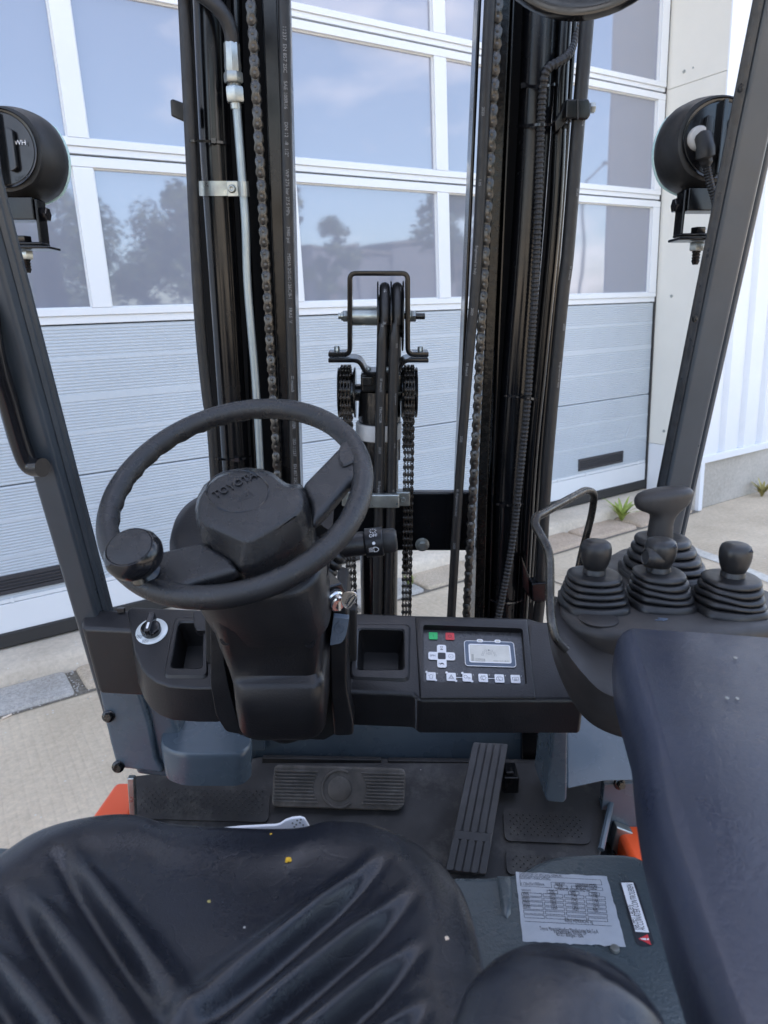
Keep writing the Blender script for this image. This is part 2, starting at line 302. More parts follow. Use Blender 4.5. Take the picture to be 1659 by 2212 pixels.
class MB:
    def __init__(s): s.v = []; s.f = []; s.mi = []
    def add(s, vs, fs, mi=0):
        o = len(s.v); s.v += [V(p) for p in vs]
        for f in fs: s.f.append([i + o for i in f]); s.mi.append(mi)
        return s
    def box(s, c, size, ax=None, mi=0):
        ax = ax or (V((1, 0, 0)), V((0, 1, 0)), V((0, 0, 1))); c = V(c); vs = []
        for z in (-.5, .5):
            for y in (-.5, .5):
                for x in (-.5, .5): vs.append(c + ax[0] * x * size[0] + ax[1] * y * size[1] + ax[2] * z * size[2])
        return s.add(vs, [(0, 2, 3, 1), (4, 5, 7, 6), (0, 1, 5, 4), (2, 6, 7, 3), (0, 4, 6, 2), (1, 3, 7, 5)], mi)
    def ext(s, poly, vec, mi=0, back=True):
        n = len(poly); vec = V(vec); vs = [V(p) for p in poly] + [V(p) + vec for p in poly]
        fs = [list(range(n))] + ([list(range(2 * n - 1, n - 1, -1))] if back else []) + [[i, i + n, (i + 1) % n + n, (i + 1) % n] for i in range(n)]
        return s.add(vs, fs, mi)
    def face(s, poly, mi=0): return s.add(poly, [list(range(len(poly)))], mi)
    def loft(s, rings, cap0=True, cap1=True, mi=0, loop=False):
        n = len(rings[0]); vs = [p for r in rings for p in r]; fs = []
        R = len(rings)
        for j in range(R if loop else R - 1):
            for i in range(n):
                a, b = j * n, ((j + 1) % R) * n
                fs.append([a + i, a + (i + 1) % n, b + (i + 1) % n, b + i])
        if not loop:
            if cap0: fs.append(list(range(n))[::-1])
            if cap1: fs.append([(R - 1) * n + i for i in range(n)])
        return s.add(vs, fs, mi)
    def tube(s, path, r, n=10, closed=False, mi=0, up=None):
        path = [V(p) for p in path]; N = len(path); rings = []; a = None
        for i in range(N):
            if closed: d = path[(i + 1) % N] - path[i - 1]
            else: d = path[min(i + 1, N - 1)] - path[max(i - 1, 0)]
            d.normalize()
            if a is None: a, _ = frame_axes(d)
            a = (a - d * a.dot(d)).normalized(); b = a.cross(d)
            rr = r(i / (N - 1)) if callable(r) else (r[i] if isinstance(r, (list, tuple)) else r)
            rings.append([path[i] + a * rr * cos(2 * pi * k / n) + b * rr * sin(2 * pi * k / n) for k in range(n)])
        return s.loft(rings, mi=mi, loop=closed)
    def lathe(s, prof, o, d, n=20, mi=0, sq=0.0, ax=None, cap=True):
        o = V(o); d = V(d).normalized(); a, b = ax if ax else frame_axes(d); rings = []
        for r, h in prof:
            ring = []
            for k in range(n):
                t = 2 * pi * k / n; c, q = cos(t), sin(t)
                f = 1.0
                if sq: f = (1 - sq) + sq / max(abs(c), abs(q))
                ring.append(o + d * h + (a * c + b * q) * r * f)
            rings.append(ring)
        return s.loft(rings, cap, cap, mi)
    def cyl(s, p, q, r, n=12, mi=0):
        p, q = V(p), V(q); return s.lathe([(r, 0), (r, (q - p).length)], p, q - p, n, mi)
    def hexa(s, p, d, r, h, mi=0): return s.lathe([(r * .92, 0), (r, h * .12), (r, h * .88), (r * .9, h)], p, d, 6, mi)
    def build(s, name, mats, parent=None, smooth=38, bevel=0, seg=3, sub=0, wn=True, world=False, bang=35):
        me = bpy.data.meshes.new(name); me.from_pydata([tuple(p) for p in s.v], [], s.f)
        mats = mats if isinstance(mats, (list, tuple)) else [mats]
        for m in mats: me.materials.append(M[m] if isinstance(m, str) else m)
        me.polygons.foreach_set('material_index', s.mi)
        bm = bmesh.new(); bm.from_mesh(me); bmesh.ops.recalc_face_normals(bm, faces=bm.faces); bm.to_mesh(me); bm.free()
        if smooth:
            me.polygons.foreach_set('use_smooth', [True] * len(me.polygons))
            if not bevel: me.set_sharp_from_angle(angle=radians(smooth))
        me.update()
        o = bpy.data.objects.new(name, me); COL.objects.link(o)
        if parent is not None: o.parent = parent
        if bevel:
            b = o.modifiers.new('bevel', 'BEVEL'); b.width = bevel; b.segments = seg; b.limit_method = 'ANGLE'; b.angle_limit = radians(bang)
            if wn: w = o.modifiers.new('wn', 'WEIGHTED_NORMAL'); w.keep_sharp = True; w.weight = 80
        if sub:
            b = o.modifiers.new('sub', 'SUBSURF'); b.levels = sub; b.render_levels = sub
        return o

def bake(o):
    """apply the object's modifiers"""
    dg = bpy.context.evaluated_depsgraph_get(); dg.update()
    me = bpy.data.meshes.new_from_object(o.evaluated_get(dg)); o.modifiers.clear(); old = o.data; o.data = me; bpy.data.meshes.remove(old)

def carve(o, cutters, bevel=0.0):
    """cut the given closed builders out of o (the cutters are removed again)"""
    cs = []
    for c in cutters:
        k = c.build('cutter', 'dash', None, smooth=0); k.matrix_world = o.matrix_world.copy(); cs.append(k)
        m = o.modifiers.new('cut', 'BOOLEAN'); m.operation = 'DIFFERENCE'; m.object = k; m.solver = 'EXACT'
    bpy.context.view_layer.update(); bake(o)
    for k in cs: me = k.data; bpy.data.objects.remove(k); bpy.data.meshes.remove(me)
    o.data.set_sharp_from_angle(angle=radians(38))

def dup(o, parent=None):
    c = o.copy(); COL.objects.link(c)
    if parent is not None: c.parent = parent
    return c

def tag(o, label, cat=None, group=None, kind=None):
    o['label'] = label
    if cat: o['category'] = cat
    if group: o['group'] = group
    if kind: o['kind'] = kind
    return o
def struct(o, label=None):
    o['kind'] = 'structure'
    if label: o['label'] = label
    return o

_tcache = {}
def glyphs(text):
    """flat letters of the built-in font: verts (x, y), faces, width for a cap height of about 0.7"""
    if text in _tcache: return _tcache[text]
    cu = bpy.data.curves.new('t', 'FONT'); cu.body = text; cu.size = 1.0; cu.resolution_u = 2
    o = bpy.data.objects.new('t', cu); COL.objects.link(o)
    dg = bpy.context.evaluated_depsgraph_get(); me = bpy.data.meshes.new_from_object(o.evaluated_get(dg))
    vs = [(v.co.x, v.co.y) for v in me.vertices]; fs = [list(p.vertices) for p in me.polygons]
    bpy.data.objects.remove(o); bpy.data.curves.remove(cu); bpy.data.meshes.remove(me)
    w = max([v[0] for v in vs] + [0.001]); _tcache[text] = (vs, fs, w); return _tcache[text]
def text(mb, s, o, ux, uy, h, mi=0, align='l', width=None):
    vs, fs, w = glyphs(s); k = h / 0.7; kx = k if width is None else width / w
    off = {'l': 0, 'c': -w / 2, 'r': -w}[align]
    mb.add([V(o) + V(ux) * (x + off) * kx + V(uy) * y * k for x, y in vs], fs, mi)
def tube_text(mb, s, path, start, r, h, facing, flip=False, mi=0):
    """letters wrapped on a hose: running along path from arc length start, on the side that faces `facing`"""
    vs, fs, w = glyphs(s); k = h / 0.7; cum = [0]
    for a, b in zip(path, path[1:]): cum.append(cum[-1] + (b - a).length)
    out = []
    for x, y in vs:
        t = min(max(start + x * k, 0), cum[-1] - 1e-5); i = max(j for j in range(len(cum) - 1) if cum[j] <= t)
        d = (path[i + 1] - path[i]).normalized(); p = path[i] + d * (t - cum[i])
        f = (facing - d * facing.dot(d)).normalized(); sd = d.cross(f) * (1 if not flip else -1)
        ang = -(y * k - h / 2) / r
        out.append(p + (f * cos(ang) + sd * sin(ang)) * (r + 0.0003))
    mb.add(out, fs, mi); return w * k
# ================================================================== SETTING (world coordinates, Z up, +Y into the warehouse)
def empty(name, loc=(0, 0, 0), mw=None):
    e = bpy.data.objects.new(name, None); COL.objects.link(e); e.empty_display_size = 0.1
    if mw is not None: e.matrix_world = mw
    else: e.location = loc
    return e

# yard: one big sheet, finer near the truck
mb = MB()
mb.add([(-400, -400, 0), (400, -400, 0), (400, 3.145, 0), (-400, 3.145, 0)], [(0, 1, 2, 3)])
mb.add([(5.040, 3.145, 0), (400, 3.145, 0), (400, 400, 0), (5.040, 400, 0)], [(0, 1, 2, 3)])
yard = struct(mb.build('yard', 'yard', smooth=0), 'pale brushed concrete yard between the forklift and the warehouse')

def ground_at(px, py, z=0.0):
    r_ = TM.to_3x3() @ ray(px, py); o_ = TM @ EYE; return o_ + r_ * ((z - o_.z) / r_.z)
a, c = ground_at(1490, 1186), ground_at(1640, 1244); d = (c - a).normalized(); sd = V((-d.y, d.x, 0)) * .055
mb = MB(); rl = random.Random(9); N = 30; P0 = a - d * .25; P1 = c + d * 2.5; vs = []
for i in range(N + 1):
    p = P0.lerp(P1, i / N); vs += [p - sd * rl.uniform(.75, 1.1) + V((0, 0, .004)), p + sd * rl.uniform(.75, 1.1) + V((0, 0, .004))]
mb.add(vs, [(2 * i, 2 * i + 1, 2 * i + 3, 2 * i + 2) for i in range(N)]); struct(mb.build('painted_line', 'paintline', smooth=0), 'worn white line painted on the yard to the right')
a, c = ground_at(1198, 1227), ground_at(1219, 1234)
mb = MB()
for y in (-.9, -4.1):
    mb.add([(-30, y - .006, .004), (40, y - .006, .004), (40, y + .006, .004), (-30, y + .006, .004)], [(0, 1, 2, 3)])
for x in (-3.2, 3.05, 8.1):
    mb.add([(x - .006, -20, .0045), (x + .006, -20, .0045), (x + .006, 3.14, .0045), (x - .006, 3.14, .0045)], [(0, 1, 2, 3)])
struct(mb.build('yard_joint', 'mortar', smooth=0), 'narrow dirt filled joints between the yard slabs')

# threshold slab under the door with a worn rounded edge
rnd = random.Random(3)
prof = [(3.70, 0.0), (3.70, 0.100), (3.47, 0.098), (3.425, 0.090), (3.405, 0.066), (3.398, 0.0)]
mb = MB(); rings = []
N = 60
for i in range(N + 1):
    x = -3.0 + 8.022 * i / N
    j = [rnd.uniform(-.008, .008) for _ in range(3)]
    rings.append([V((x, y + (j[0] if k in (3, 4) else 0), z + (j[1] * .7 if k in (3, 4) else 0))) for k, (y, z) in enumerate(prof)])
mb.loft(rings)
sill = struct(mb.build('door_threshold', 'sill', smooth=50), 'raised concrete threshold slab under the sectional door')
mb = MB(); mb.add([(-3, 3.13, 0.003), (5.03, 3.13, 0.003), (5.03, 3.42, 0.003), (-3, 3.42, 0.003)], [(0, 1, 2, 3)])
kerb = struct(mb.build('kerb_strip', 'mortar', smooth=0), 'strip of stone setts along the foot of the threshold')
x = -2.6; k = 0
xs = [(-2.6, -2.12), (-2.09, -1.62), (-1.60, -1.1), (-1.07, -.58), (-.55, -.08), (-.055, .415), (.462, .93), (.955, 1.40), (1.43, 1.9), (1.93, 2.36), (2.39, 2.86), (2.89, 3.30), (3.33, 3.8), (3.83, 4.3), (4.33, 4.97)]
for i, (a, b) in enumerate(xs):
    mb = MB(); r = random.Random(i + 40)
    n = 4; top = []
    pts = round_poly([V((a + r.uniform(-.008, .008), 3.155 + r.uniform(-.008, .008), 0)), V((b, 3.155 + r.uniform(-.008, .008), 0)), V((b + r.uniform(-.008, .008), 3.405, 0)), V((a, 3.40, 0))], .025, 3)
    c = sum(pts, V()) / len(pts)
    h = .022 + r.uniform(-.004, .006)
    mb.loft([[p + V((0, 0, -.03)) for p in pts], [p + V((0, 0, h * .6)) for p in pts], [c + (p - c) * .965 + V((0, 0, h * .92)) for p in pts], [c + (p - c) * .90 + V((0, 0, h + r.uniform(-.002, .002))) for p in pts]])
    m = 'stoneg' if i in (5, 2, 9) else ('stoner' if i > 10 else 'stoneb')
    mb.build('kerb_stone', m, kerb, smooth=60)

# ------------------------------------------------------------------ warehouse
DY = 3.65                                      # plane of the door leaf
XR = 5.030                                     # reveal wall (right end of the door bay)
FY = 3.165                                      # front of the corrugated wall
wh = empty('warehouse', (0, 0, 0))
tag(wh, 'pale industrial building with a glazed sectional door and white ribbed cladding', 'warehouse')
XL = -2.35
# wall shell above and left of the door, roof, far walls (all behind or out of frame, they shade the yard)
mb = MB()
mb.box((XL - 3.0, 3.95, 3.4), (6.0, .5, 6.8)); mb.box(((XL + XR) / 2, 3.95, 5.65), (XR - XL, .5, 2.3))
mb.box((XL - 5.8, 12, 3.4), (.4, 15.6, 6.8)); mb.box((20, 12, 3.4), (.4, 15.6, 6.8)); mb.box((6, 19.9, 3.4), (28, .3, 6.8))
mb.build('wall', 'clad', wh, smooth=0)
mb = MB(); mb.box((7.0, 11.45, 6.95), (29.4, 17.2, .3)); mb.build('roof', 'roof', wh, smooth=0)
mb = MB(); mb.box(((XL + XR) / 2, 4.35, 3.0), (XR - XL - .02, .02, 6.0)); mb.build('inner_screen', 'pocket', wh, smooth=0)

# reveal: cream panels with a seam, screws, dark seal, white corner
rp_z = [(0.02, .487), (.490, 3.085), (3.088, 6.75)]
for i, (a, b) in enumerate(rp_z):
    mb = MB(); mb.box((XR + .02, (FY + 3.66) / 2, (a + b) / 2), (.04, 3.66 - FY - .006, b - a))
    mb.build('cladding_panel', 'cream' if i else 'clad', wh, bevel=.002, seg=2)
    if i:
        zs = [0.60, 1.64, 2.44] if i == 1 else [3.17, 4.2, 5.2]
        for z in zs:
            mb = MB(); mb.lathe([(.012, 0), (.012, .002), (.007, .003), (.007, .008), (.004, .009)], (XR, 3.50, z), (-1, 0, 0), 10); mb.build('screw', 'zinc', wh)
mb = MB(); mb.lathe([(.006, 0), (.006, .003)], (XR, 3.43, 3.175), (-1, 0, 0), 8); mb.build('screw', 'zinc', wh)
mb = MB(); mb.box((XR - .007, 3.642, 2.3), (.013, .016, 4.4)); mb.box((XR - .008, 3.668, 2.3), (.015, .03, 4.4)); mb.build('door_seal', 'seal', wh, bevel=.003)

# corrugated white wall to the right: trapezoid ribs as real folds
mb = MB(); x = XR + .045; zb, zt = .43, 6.79; prof = []
mb.box((XR + .022, FY - .001, 3.66), (.048, .012, 6.46)); 
while x < 20:
    prof += [(x, 0), (x + .165, 0), (x + .185, .040), (x + .245, .040)]; x += .265
poly = [(XR + .045, 0)] + prof
vs = []; fs = []
for i, (x, d) in enumerate(poly):
    vs += [V((x, FY - .004 + d, zb)), V((x, FY - .004 + d, zt))]
    if i: fs.append((2 * i - 2, 2 * i, 2 * i + 1, 2 * i - 1))
mb.add(vs, fs); mb.build('ribbed_cladding', 'clad', wh, smooth=0)
mb = MB(); mb.box((12.45, FY + .035, .418), (15.06, .10, .030)); mb.box((12.45, FY - .013, .402), (15.06, .006, .05))
mb.build('bottom_flashing', 'clad', wh, bevel=.003)
mb = MB(); mb.box((12.5, FY + .14, .19), (15.0, .25, .385)); mb.build('plinth', 'plinth', wh, bevel=.012)
mb = MB(); mb.box((XR + .022, FY + .135, .2), (.05, .30, .40)); mb.build('corner_post', 'clad', wh, bevel=.004)

# ------------------------------------------------------------------ the sectional door: a part of the warehouse, its panels are sub-parts
mb = MB()
mb.box(((XL + XR) / 2, DY + .012, .145), (XR - XL - .03, .05, .07)); mb.box(((XL + XR) / 2, DY + .016, .112), (XR - XL - .02, .03, .022))
door = mb.build('sectional_door', 'seal', wh, bevel=.006)
door['label'] = 'silver sectional door with rows of windows above ribbed panels'
DX0, DX1 = XL + .02, XR - .016
def ribbed(z0, z1, plain):
    """micro-ribbed sheet: profile (y, z) swept along x; plain = [(za, zb)] stretches without ribs"""
    pr = [(DY + .035, z0), (DY + .004, z0), (DY, z0 + .005)]; z = z0 + .012; p = .0146
    while z < z1 - .018:
        if any(a <= z <= b for a, b in plain):
            pr += [(DY - .0018, z), (DY - .0018, z + p * .8)]
        else:
            pr += [(DY + .0022, z), (DY + .0022, z + p * .22), (DY - .0018, z + p * .50), (DY - .0018, z + p * .78)]
        z += p
    pr += [(DY, z1 - .005), (DY + .004, z1), (DY + .035, z1)]
    b = MB(); b.loft([[V((DX0, y, z)) for y, z in pr], [V((DX1, y, z)) for y, z in pr]])
    return b
lower = ribbed(.345, .886, [(.535, .558), (.712, .735)]).build('door_panel', 'door', door, smooth=0)
ribbed(.892, 1.600, [(1.08, 1.105), (1.25, 1.275), (1.43, 1.455)]).build('door_panel', 'door', door, smooth=0)
# smooth kick plate and its clips
mb = MB(); mb.box(((DX0 + DX1) / 2, DY + .012, .252), (DX1 - DX0, .032, .142)); mb.build('kick_plate', 'alu', door, bevel=.003)
mb = MB(); mb.box(((DX0 + DX1) / 2, DY + .012, .336), (DX1 - DX0, .026, .020)); 
for i in range(24): mb.box((DX0 + .12 + i * .31, DY - .004, .338), (.014, .008, .026))
mb.build('clip_rail', 'alu', door, bevel=.002)
# vents in the lower panel
def vent(x0, x1, slats):
    v = MB(); zc, h = .418, .092
    v.box(((x0 + x1) / 2, DY - .004, zc + h / 2 - .010), (x1 - x0, .012, .02)); v.box(((x0 + x1) / 2, DY - .004, zc - h / 2 + .010), (x1 - x0, .012, .02))
    for s in (x0 + .008, x1 - .008): v.box((s, DY - .0042, zc), (.016, .0116, h - .0402))
    v.box(((x0 + x1) / 2, DY - .0005, zc), (x1 - x0 - .03, .003, h - .04))
    for k in range(3): v.box(((x0 + x1) / 2, DY - .006, zc - .017 + .017 * k), (x1 - x0 - .032, .010, .007))
    o = v.build('vent', 'vent', door, bevel=.0015, seg=2)
    return o
vent(.004, .519, 4)
vent(4.207, 4.722, 4)
# crease pressed into the lower right panel
mb = MB(); mb.tube([(4.70, DY - .001, .52), (4.76, DY - .003, .60), (4.83, DY - .001, .72)], [.002, .006, .001], 6); mb.build('dent_crease', 'door', door)
# window sections
mull = [-1.188, -.157, .875, 1.907, 2.939, 3.972]
def window_row(z0, z1, pz0, pz1, top=.03):
    yf = DY - .012
    f = MB()
    f.box(((DX0 + DX1) / 2, DY + .008, (z0 + pz0 - .034) / 2), (DX1 - DX0, .040, pz0 - .034 - z0))     # lower rail, bottom lip
    f.box(((DX0 + DX1) / 2, DY + .003, pz0 - .017), (DX1 - DX0, .050, .033))                          # lower rail
    f.box(((DX0 + DX1) / 2, DY + .003, (pz1 + z1 - .008) / 2), (DX1 - DX0, .050, z1 - .008 - pz1))    # upper rail
    f.box(((DX0 + DX1) / 2, DY + .014, z1 - .004), (DX1 - DX0, .030, .0075))
    ends = [DX0 + .045] + mull + [DX1 - .035]
    f.box((DX0 + .045, DY + .003, (pz0 + pz1) / 2), (.09, .048, pz1 - pz0)); f.box((DX1 - .04, DY + .003, (pz0 + pz1) / 2), (.08, .048, pz1 - pz0))
    fr = f.build('window_frame', 'alu', door, bevel=.0025, seg=2)
    for m in mull:
        b = MB(); b.box((m, DY + .003, (pz0 + pz1) / 2), (.090, .0475, pz1 - pz0 - .001)); b.build('mullion', 'alu', door, bevel=.003, seg=2)
    edges = [DX0 + .09] + [q for m in mull for q in (m - .045, m + .045)] + [DX1 - .08]
    for i in range(0, len(edges), 2):
        a, b_ = edges[i], edges[i + 1]
        b = MB(); b.box(((a + b_) / 2, DY + .012, (pz0 + pz1) / 2), (b_ - a + .004, .012, pz1 - pz0 + .004))
        b.build('pane', 'pane', door, smooth=0)
        g = MB(); t = .006
        g.box(((a + b_) / 2, DY + .002, pz1 - t / 2), (b_ - a, .009, t)); g.box(((a + b_) / 2, DY + .002, pz0 + t / 2), (b_ - a, .009, t))
        g.box((a + t / 2, DY + .0018, (pz0 + pz1) / 2), (t, .009, pz1 - pz0 - 2 * t)); g.box((b_ - t / 2, DY + .0018, (pz0 + pz1) / 2), (t, .009, pz1 - pz0 - 2 * t))
        g.build('pane_gasket', 'alu', door, smooth=0)
window_row(1.606, 2.340, 1.676, 2.290)
window_row(2.346, 3.066, 2.410, 3.016)
window_row(3.072, 3.792, 3.134, 3.742)
window_row(3.798, 4.498, 3.860, 4.45)

# ------------------------------------------------------------------ small plants and litter on the yard
def weed(loc, n, size, m, label, seed, spread=1.0):
    r = random.Random(seed); b = MB()
    for i in range(n):
        a = r.uniform(0, 2 * pi); l = size * r.uniform(.5, 1.1); lean = r.uniform(.25, 1.0) * spread
        d = V((cos(a), sin(a), 0)); s = V((-sin(a), cos(a), 0)); w = size * r.uniform(.05, .11)
        pts = [V(loc) + d * (lean * l * t) * t ** .6 + V((0, 0, l * (t - .45 * lean * t * t))) for t in (0, .3, .6, .85, 1)]
        ws = [w * .4, w, w * .9, w * .5, .0005]
        vs = [];
        for p, q in zip(pts, ws): vs += [p - s * q + V((0, 0, .0)), p + V((0, 0, -.15 * q)), p + s * q]
        fs = []
        for k in range(4): fs += [(3 * k, 3 * k + 1, 3 * k + 4, 3 * k + 3), (3 * k + 1, 3 * k + 2, 3 * k + 5, 3 * k + 4)]
        b.add(vs, fs)
    o = b.build('weed', m, smooth=60); tag(o, label, 'weed'); return o
weed((4.34, 3.33, .015), 22, .22, 'weed', 'leafy light green weed growing by the threshold behind the T shaped lever', 1)
weed((2.30, 3.22, .005), 16, .12, 'weed', 'thin grass tuft in the kerb joint seen between the mast chain and hoses', 2, .5)
weed((.93, 3.42, .02), 40, .10, 'dryweed', 'dry yellowish moss and grass clump seen under the steering wheel rim', 3, 1.3)
weed((5.80, 3.08, .0), 36, .17, 'dryweed', 'mixed dry weed at the foot of the concrete plinth by the ribbed wall', 4, .8)
b = MB(); b.cyl((.118, 3.118, .006), (.156, 3.134, .006), .0045, 10)
tag(b.build('cigarette_butt', 'butt'), 'pinkish cigarette butt lying beside the grey kerb stone', 'cigarette butt')
r = random.Random(5); b = MB()
for i in range(170):
    x, y = r.uniform(-.1, 1.3), r.choice([r.uniform(3.395, 3.43), r.uniform(3.13, 3.16), r.uniform(3.0, 3.4)])
    if r.random() < .25: x = .438 + r.uniform(-.02, .02); y = r.uniform(3.16, 3.40)
    s = r.uniform(.002, .0052); b.lathe([(.2 * s, 0), (s, .3 * s), (s * .8, .9 * s), (.2 * s, 1.1 * s)], (x, y, .004 if y < 3.15 or y > 3.4 or .42 < x < .46 else .026), (r.uniform(-.3, .3), r.uniform(-.3, .3), 1), 5)
tag(b.build('grit', 'speck', smooth=0), 'pale grit scattered along the kerb stones', kind='stuff')

# ------------------------------------------------------------------ behind the driver: what the door panes mirror
def tree(loc, h, rx, seed, label, nleaf=3600, base=.25):
    r = random.Random(seed); e = empty('tree', loc); tag(e, label, 'tree', 'trees across the yard')
    b = MB(); top = V((r.uniform(-.3, .3), r.uniform(-.3, .3), h * .75))
    b.tube(crom([(0, 0, 0), (.05, 0, h * .25), top * .66, top], 4), lambda t: .03 * h * (1 - .85 * t) * .5, 8)
    limbs = []
    for i in range(9):
        z = h * r.uniform(.28, .6); a = i * 2.4 + r.uniform(-.4, .4); l = rx * r.uniform(.6, .95)
        q = V((cos(a) * l, sin(a) * l, z + h * r.uniform(.08, .25))); limbs.append(q)
        b.tube(crom([(0, 0, z), V((0, 0, z)).lerp(q, .5) + V((0, 0, .1)), q], 3), lambda t: .008 * h * (1 - .8 * t), 6)
    b.build('trunk', 'bark', e)
    cl = [(q + V((r.uniform(-.3, .3), r.uniform(-.3, .3), r.uniform(0, .4))), rx * r.uniform(.28, .5)) for q in limbs]
    for i in range(14):
        t = r.uniform(0, 1); a = r.uniform(0, 2 * pi); rr = rx * sqrt(r.uniform(0, 1)) * (1 - .55 * t)
        cl.append((V((cos(a) * rr, sin(a) * rr, h * (base + .1 + (.82 - base) * t))), rx * r.uniform(.22, .42)))
    cl.append((V((0, 0, h * .86)), rx * .34))
    c = MB(); vs, fs = [], []
    for i in range(nleaf):
        p, s = cl[i % len(cl)]
        d = V((r.gauss(0, 1), r.gauss(0, 1), r.gauss(0, .8))).normalized() * s * r.uniform(.45, 1.05) ** .7
        o = p + d; n = (d.normalized() + V((r.uniform(-.8, .8), r.uniform(-.8, .8), r.uniform(-.3, .9)))).normalized()
        a, bb = frame_axes(n); z = r.uniform(.07, .16) * (h / 7)
        k = len(vs); vs += [o - a * z, o + bb * z * .6, o + a * z, o - bb * z * .6]; fs.append((k, k + 1, k + 2, k + 3))
    c.add(vs, fs); c.build('crown', 'leaf', e, smooth=0)
tree((3.2, -21.5, 0), 8.4, 2.3, 11, 'round broad tree across the yard, leftmost one mirrored in the door panes', 4200, .05)
tree((6.6, -22.5, 0), 6.9, 2.7, 15, 'low wide tree across the yard between the round one and the tallest one', 4200, .02)
tree((9.0, -23.5, 0), 6.6, 2.3, 16, 'low dense tree across the yard just left of the tallest one', 4200, .02)
tree((4.9, -25.5, 0), 6.6, 2.6, 17, 'bushy tree across the yard behind the leftmost round one', 3600, .02)
tree((11.3, -20.5, 0), 10.8, 2.8, 12, 'tallest broad tree across the yard, mirrored beside the left mast hose', 5200, .05)
tree((17.3, -23.0, 0), 6.9, 1.1, 13, 'small slim tree beside the grey shed across the yard', 2600)
tree((24.6, -23.0, 0), 8.3, 2.2, 14, 'dense tree across the yard right of the grey shed', 3600)
e = empty('shed', (23.2, -27.5, 0)); tag(e, 'long low grey shed across the yard, mirrored in the lower panes', 'shed')
mb = MB(); mb.box((-.55, -3, 2.6), (2.0, 6, 5.2)); mb.box((3.6, -3, 2.85), (6.2, 6.4, 5.7)); mb.box((-3.0, -3, 2.78), (2.8, 5.6, 5.56)); mb.build('wall', 'greywall', e, smooth=0)
mb = MB(); mb.box((-.55, -3, 5.3), (2.0, 6.3, .2)); mb.box((3.6, -3, 5.8), (6.4, 6.7, .2)); mb.box((-3.0, -3, 5.64), (3.0, 5.8, .16)); mb.build('roof', 'roof', e, smooth=0)
for x in (1.6, 3.6, 5.6):
    mb = MB(); mb.box((x, .215, 1.5), (1.4, .03, 1.1)); mb.build('window', 'lens', e, smooth=0)
e = empty('street_lamp', (31.2, -20.5, 0)); tag(e, 'grey street lamp with a slanting arm across the yard', 'street lamp')
mb = MB(); mb.tube([(0, 0, 0), (0, 0, 8.2)], [.1, .06], 8); mb.build('post', 'guard', e)
mb = MB(); mb.tube([(0, 0, 8.2), (1.6, 0, 9.1)], [.06, .05], 8); mb.build('arm', 'guard', e)
mb = MB(); mb.box((1.95, 0, 9.2), (.8, .25, .12)); mb.build('lamp_head', 'guard', e, bevel=.03)
# ================================================================== FORKLIFT (truck frame)
fk = empty('forklift', mw=TM.copy())
tag(fk, 'black and blue grey electric forklift seen from its driver seat, with orange body', 'forklift')
EX = V((1, 0, 0)); EY = V((0, 1, 0)); EZ = V((0, 0, 1))
def m_per_px(p):   # metres per picture unit at a point
    d = V(p) - EYE; return (d.y * cP - d.z * sP) / FPX

# ------------------------------------------------------------------ chassis, hood, floor
mb = MB()
for s, x0, x1 in ((-1, -.575, -.50), (1, .445, .52)):
    mb.ext([V((x0, -1.0, .18)), V((x0, 1.32, .18)), V((x0, 1.32, .60)), V((x0, 1.18, .615)), V((x0, .55, .615)), V((x0, .50, .90)), V((x0, -1.0, .92))], V((x1 - x0, 0, 0)))
mb.build('body_side', 'orange', fk, bevel=.012)
mb = MB(); mb.box((-.0275, .10, .4), (.94, 2.3, .36)); mb.build('frame', 'mast', fk, bevel=.01)
lip = [Zp(*q, .93) for q in ((985, 1884), (1050, 1884), (1100, 1880), (1128, 1870), (1150, 1858), (1178, 1846), (1205, 1839), (1240, 1836), (1290, 1834), (1345, 1835), (1375, 1840))]
hood = [V((-.525, -.95, .93)), V((.50, -.95, .93)), V((.50, .55, .93))] + [V((lip[-1].x + .035, lip[-1].y - .03, .93))] + lip[::-1] + [V((-.2, .655, .93)), V((-.40, .70, .93)), Zp(42, 1822, .93), Zp(0, 1819, .93), V((-.525, .73, .93))]
mb = MB(); mb.ext(hood, V((0, 0, -.26)))
mb.build('hood', 'hood', fk, bevel=.016, seg=4)
# raised pressed rib in the hood beside the plate
mb = MB(); a = [Zp(*q, .9305) for q in ((1073, 1893), (1078, 1930), (1084, 1976), (1095, 1985), (1104, 1974), (1106, 1930), (1102, 1893))]
c = sum(a, V()) / len(a); mb.loft([a, [c + (p - c) * .8 + EZ * .004 for p in a], [c + (p - c) * .45 + EZ * .005 for p in a]], cap0=False); mb.build('hood_rib', 'hood', fk, smooth=60)

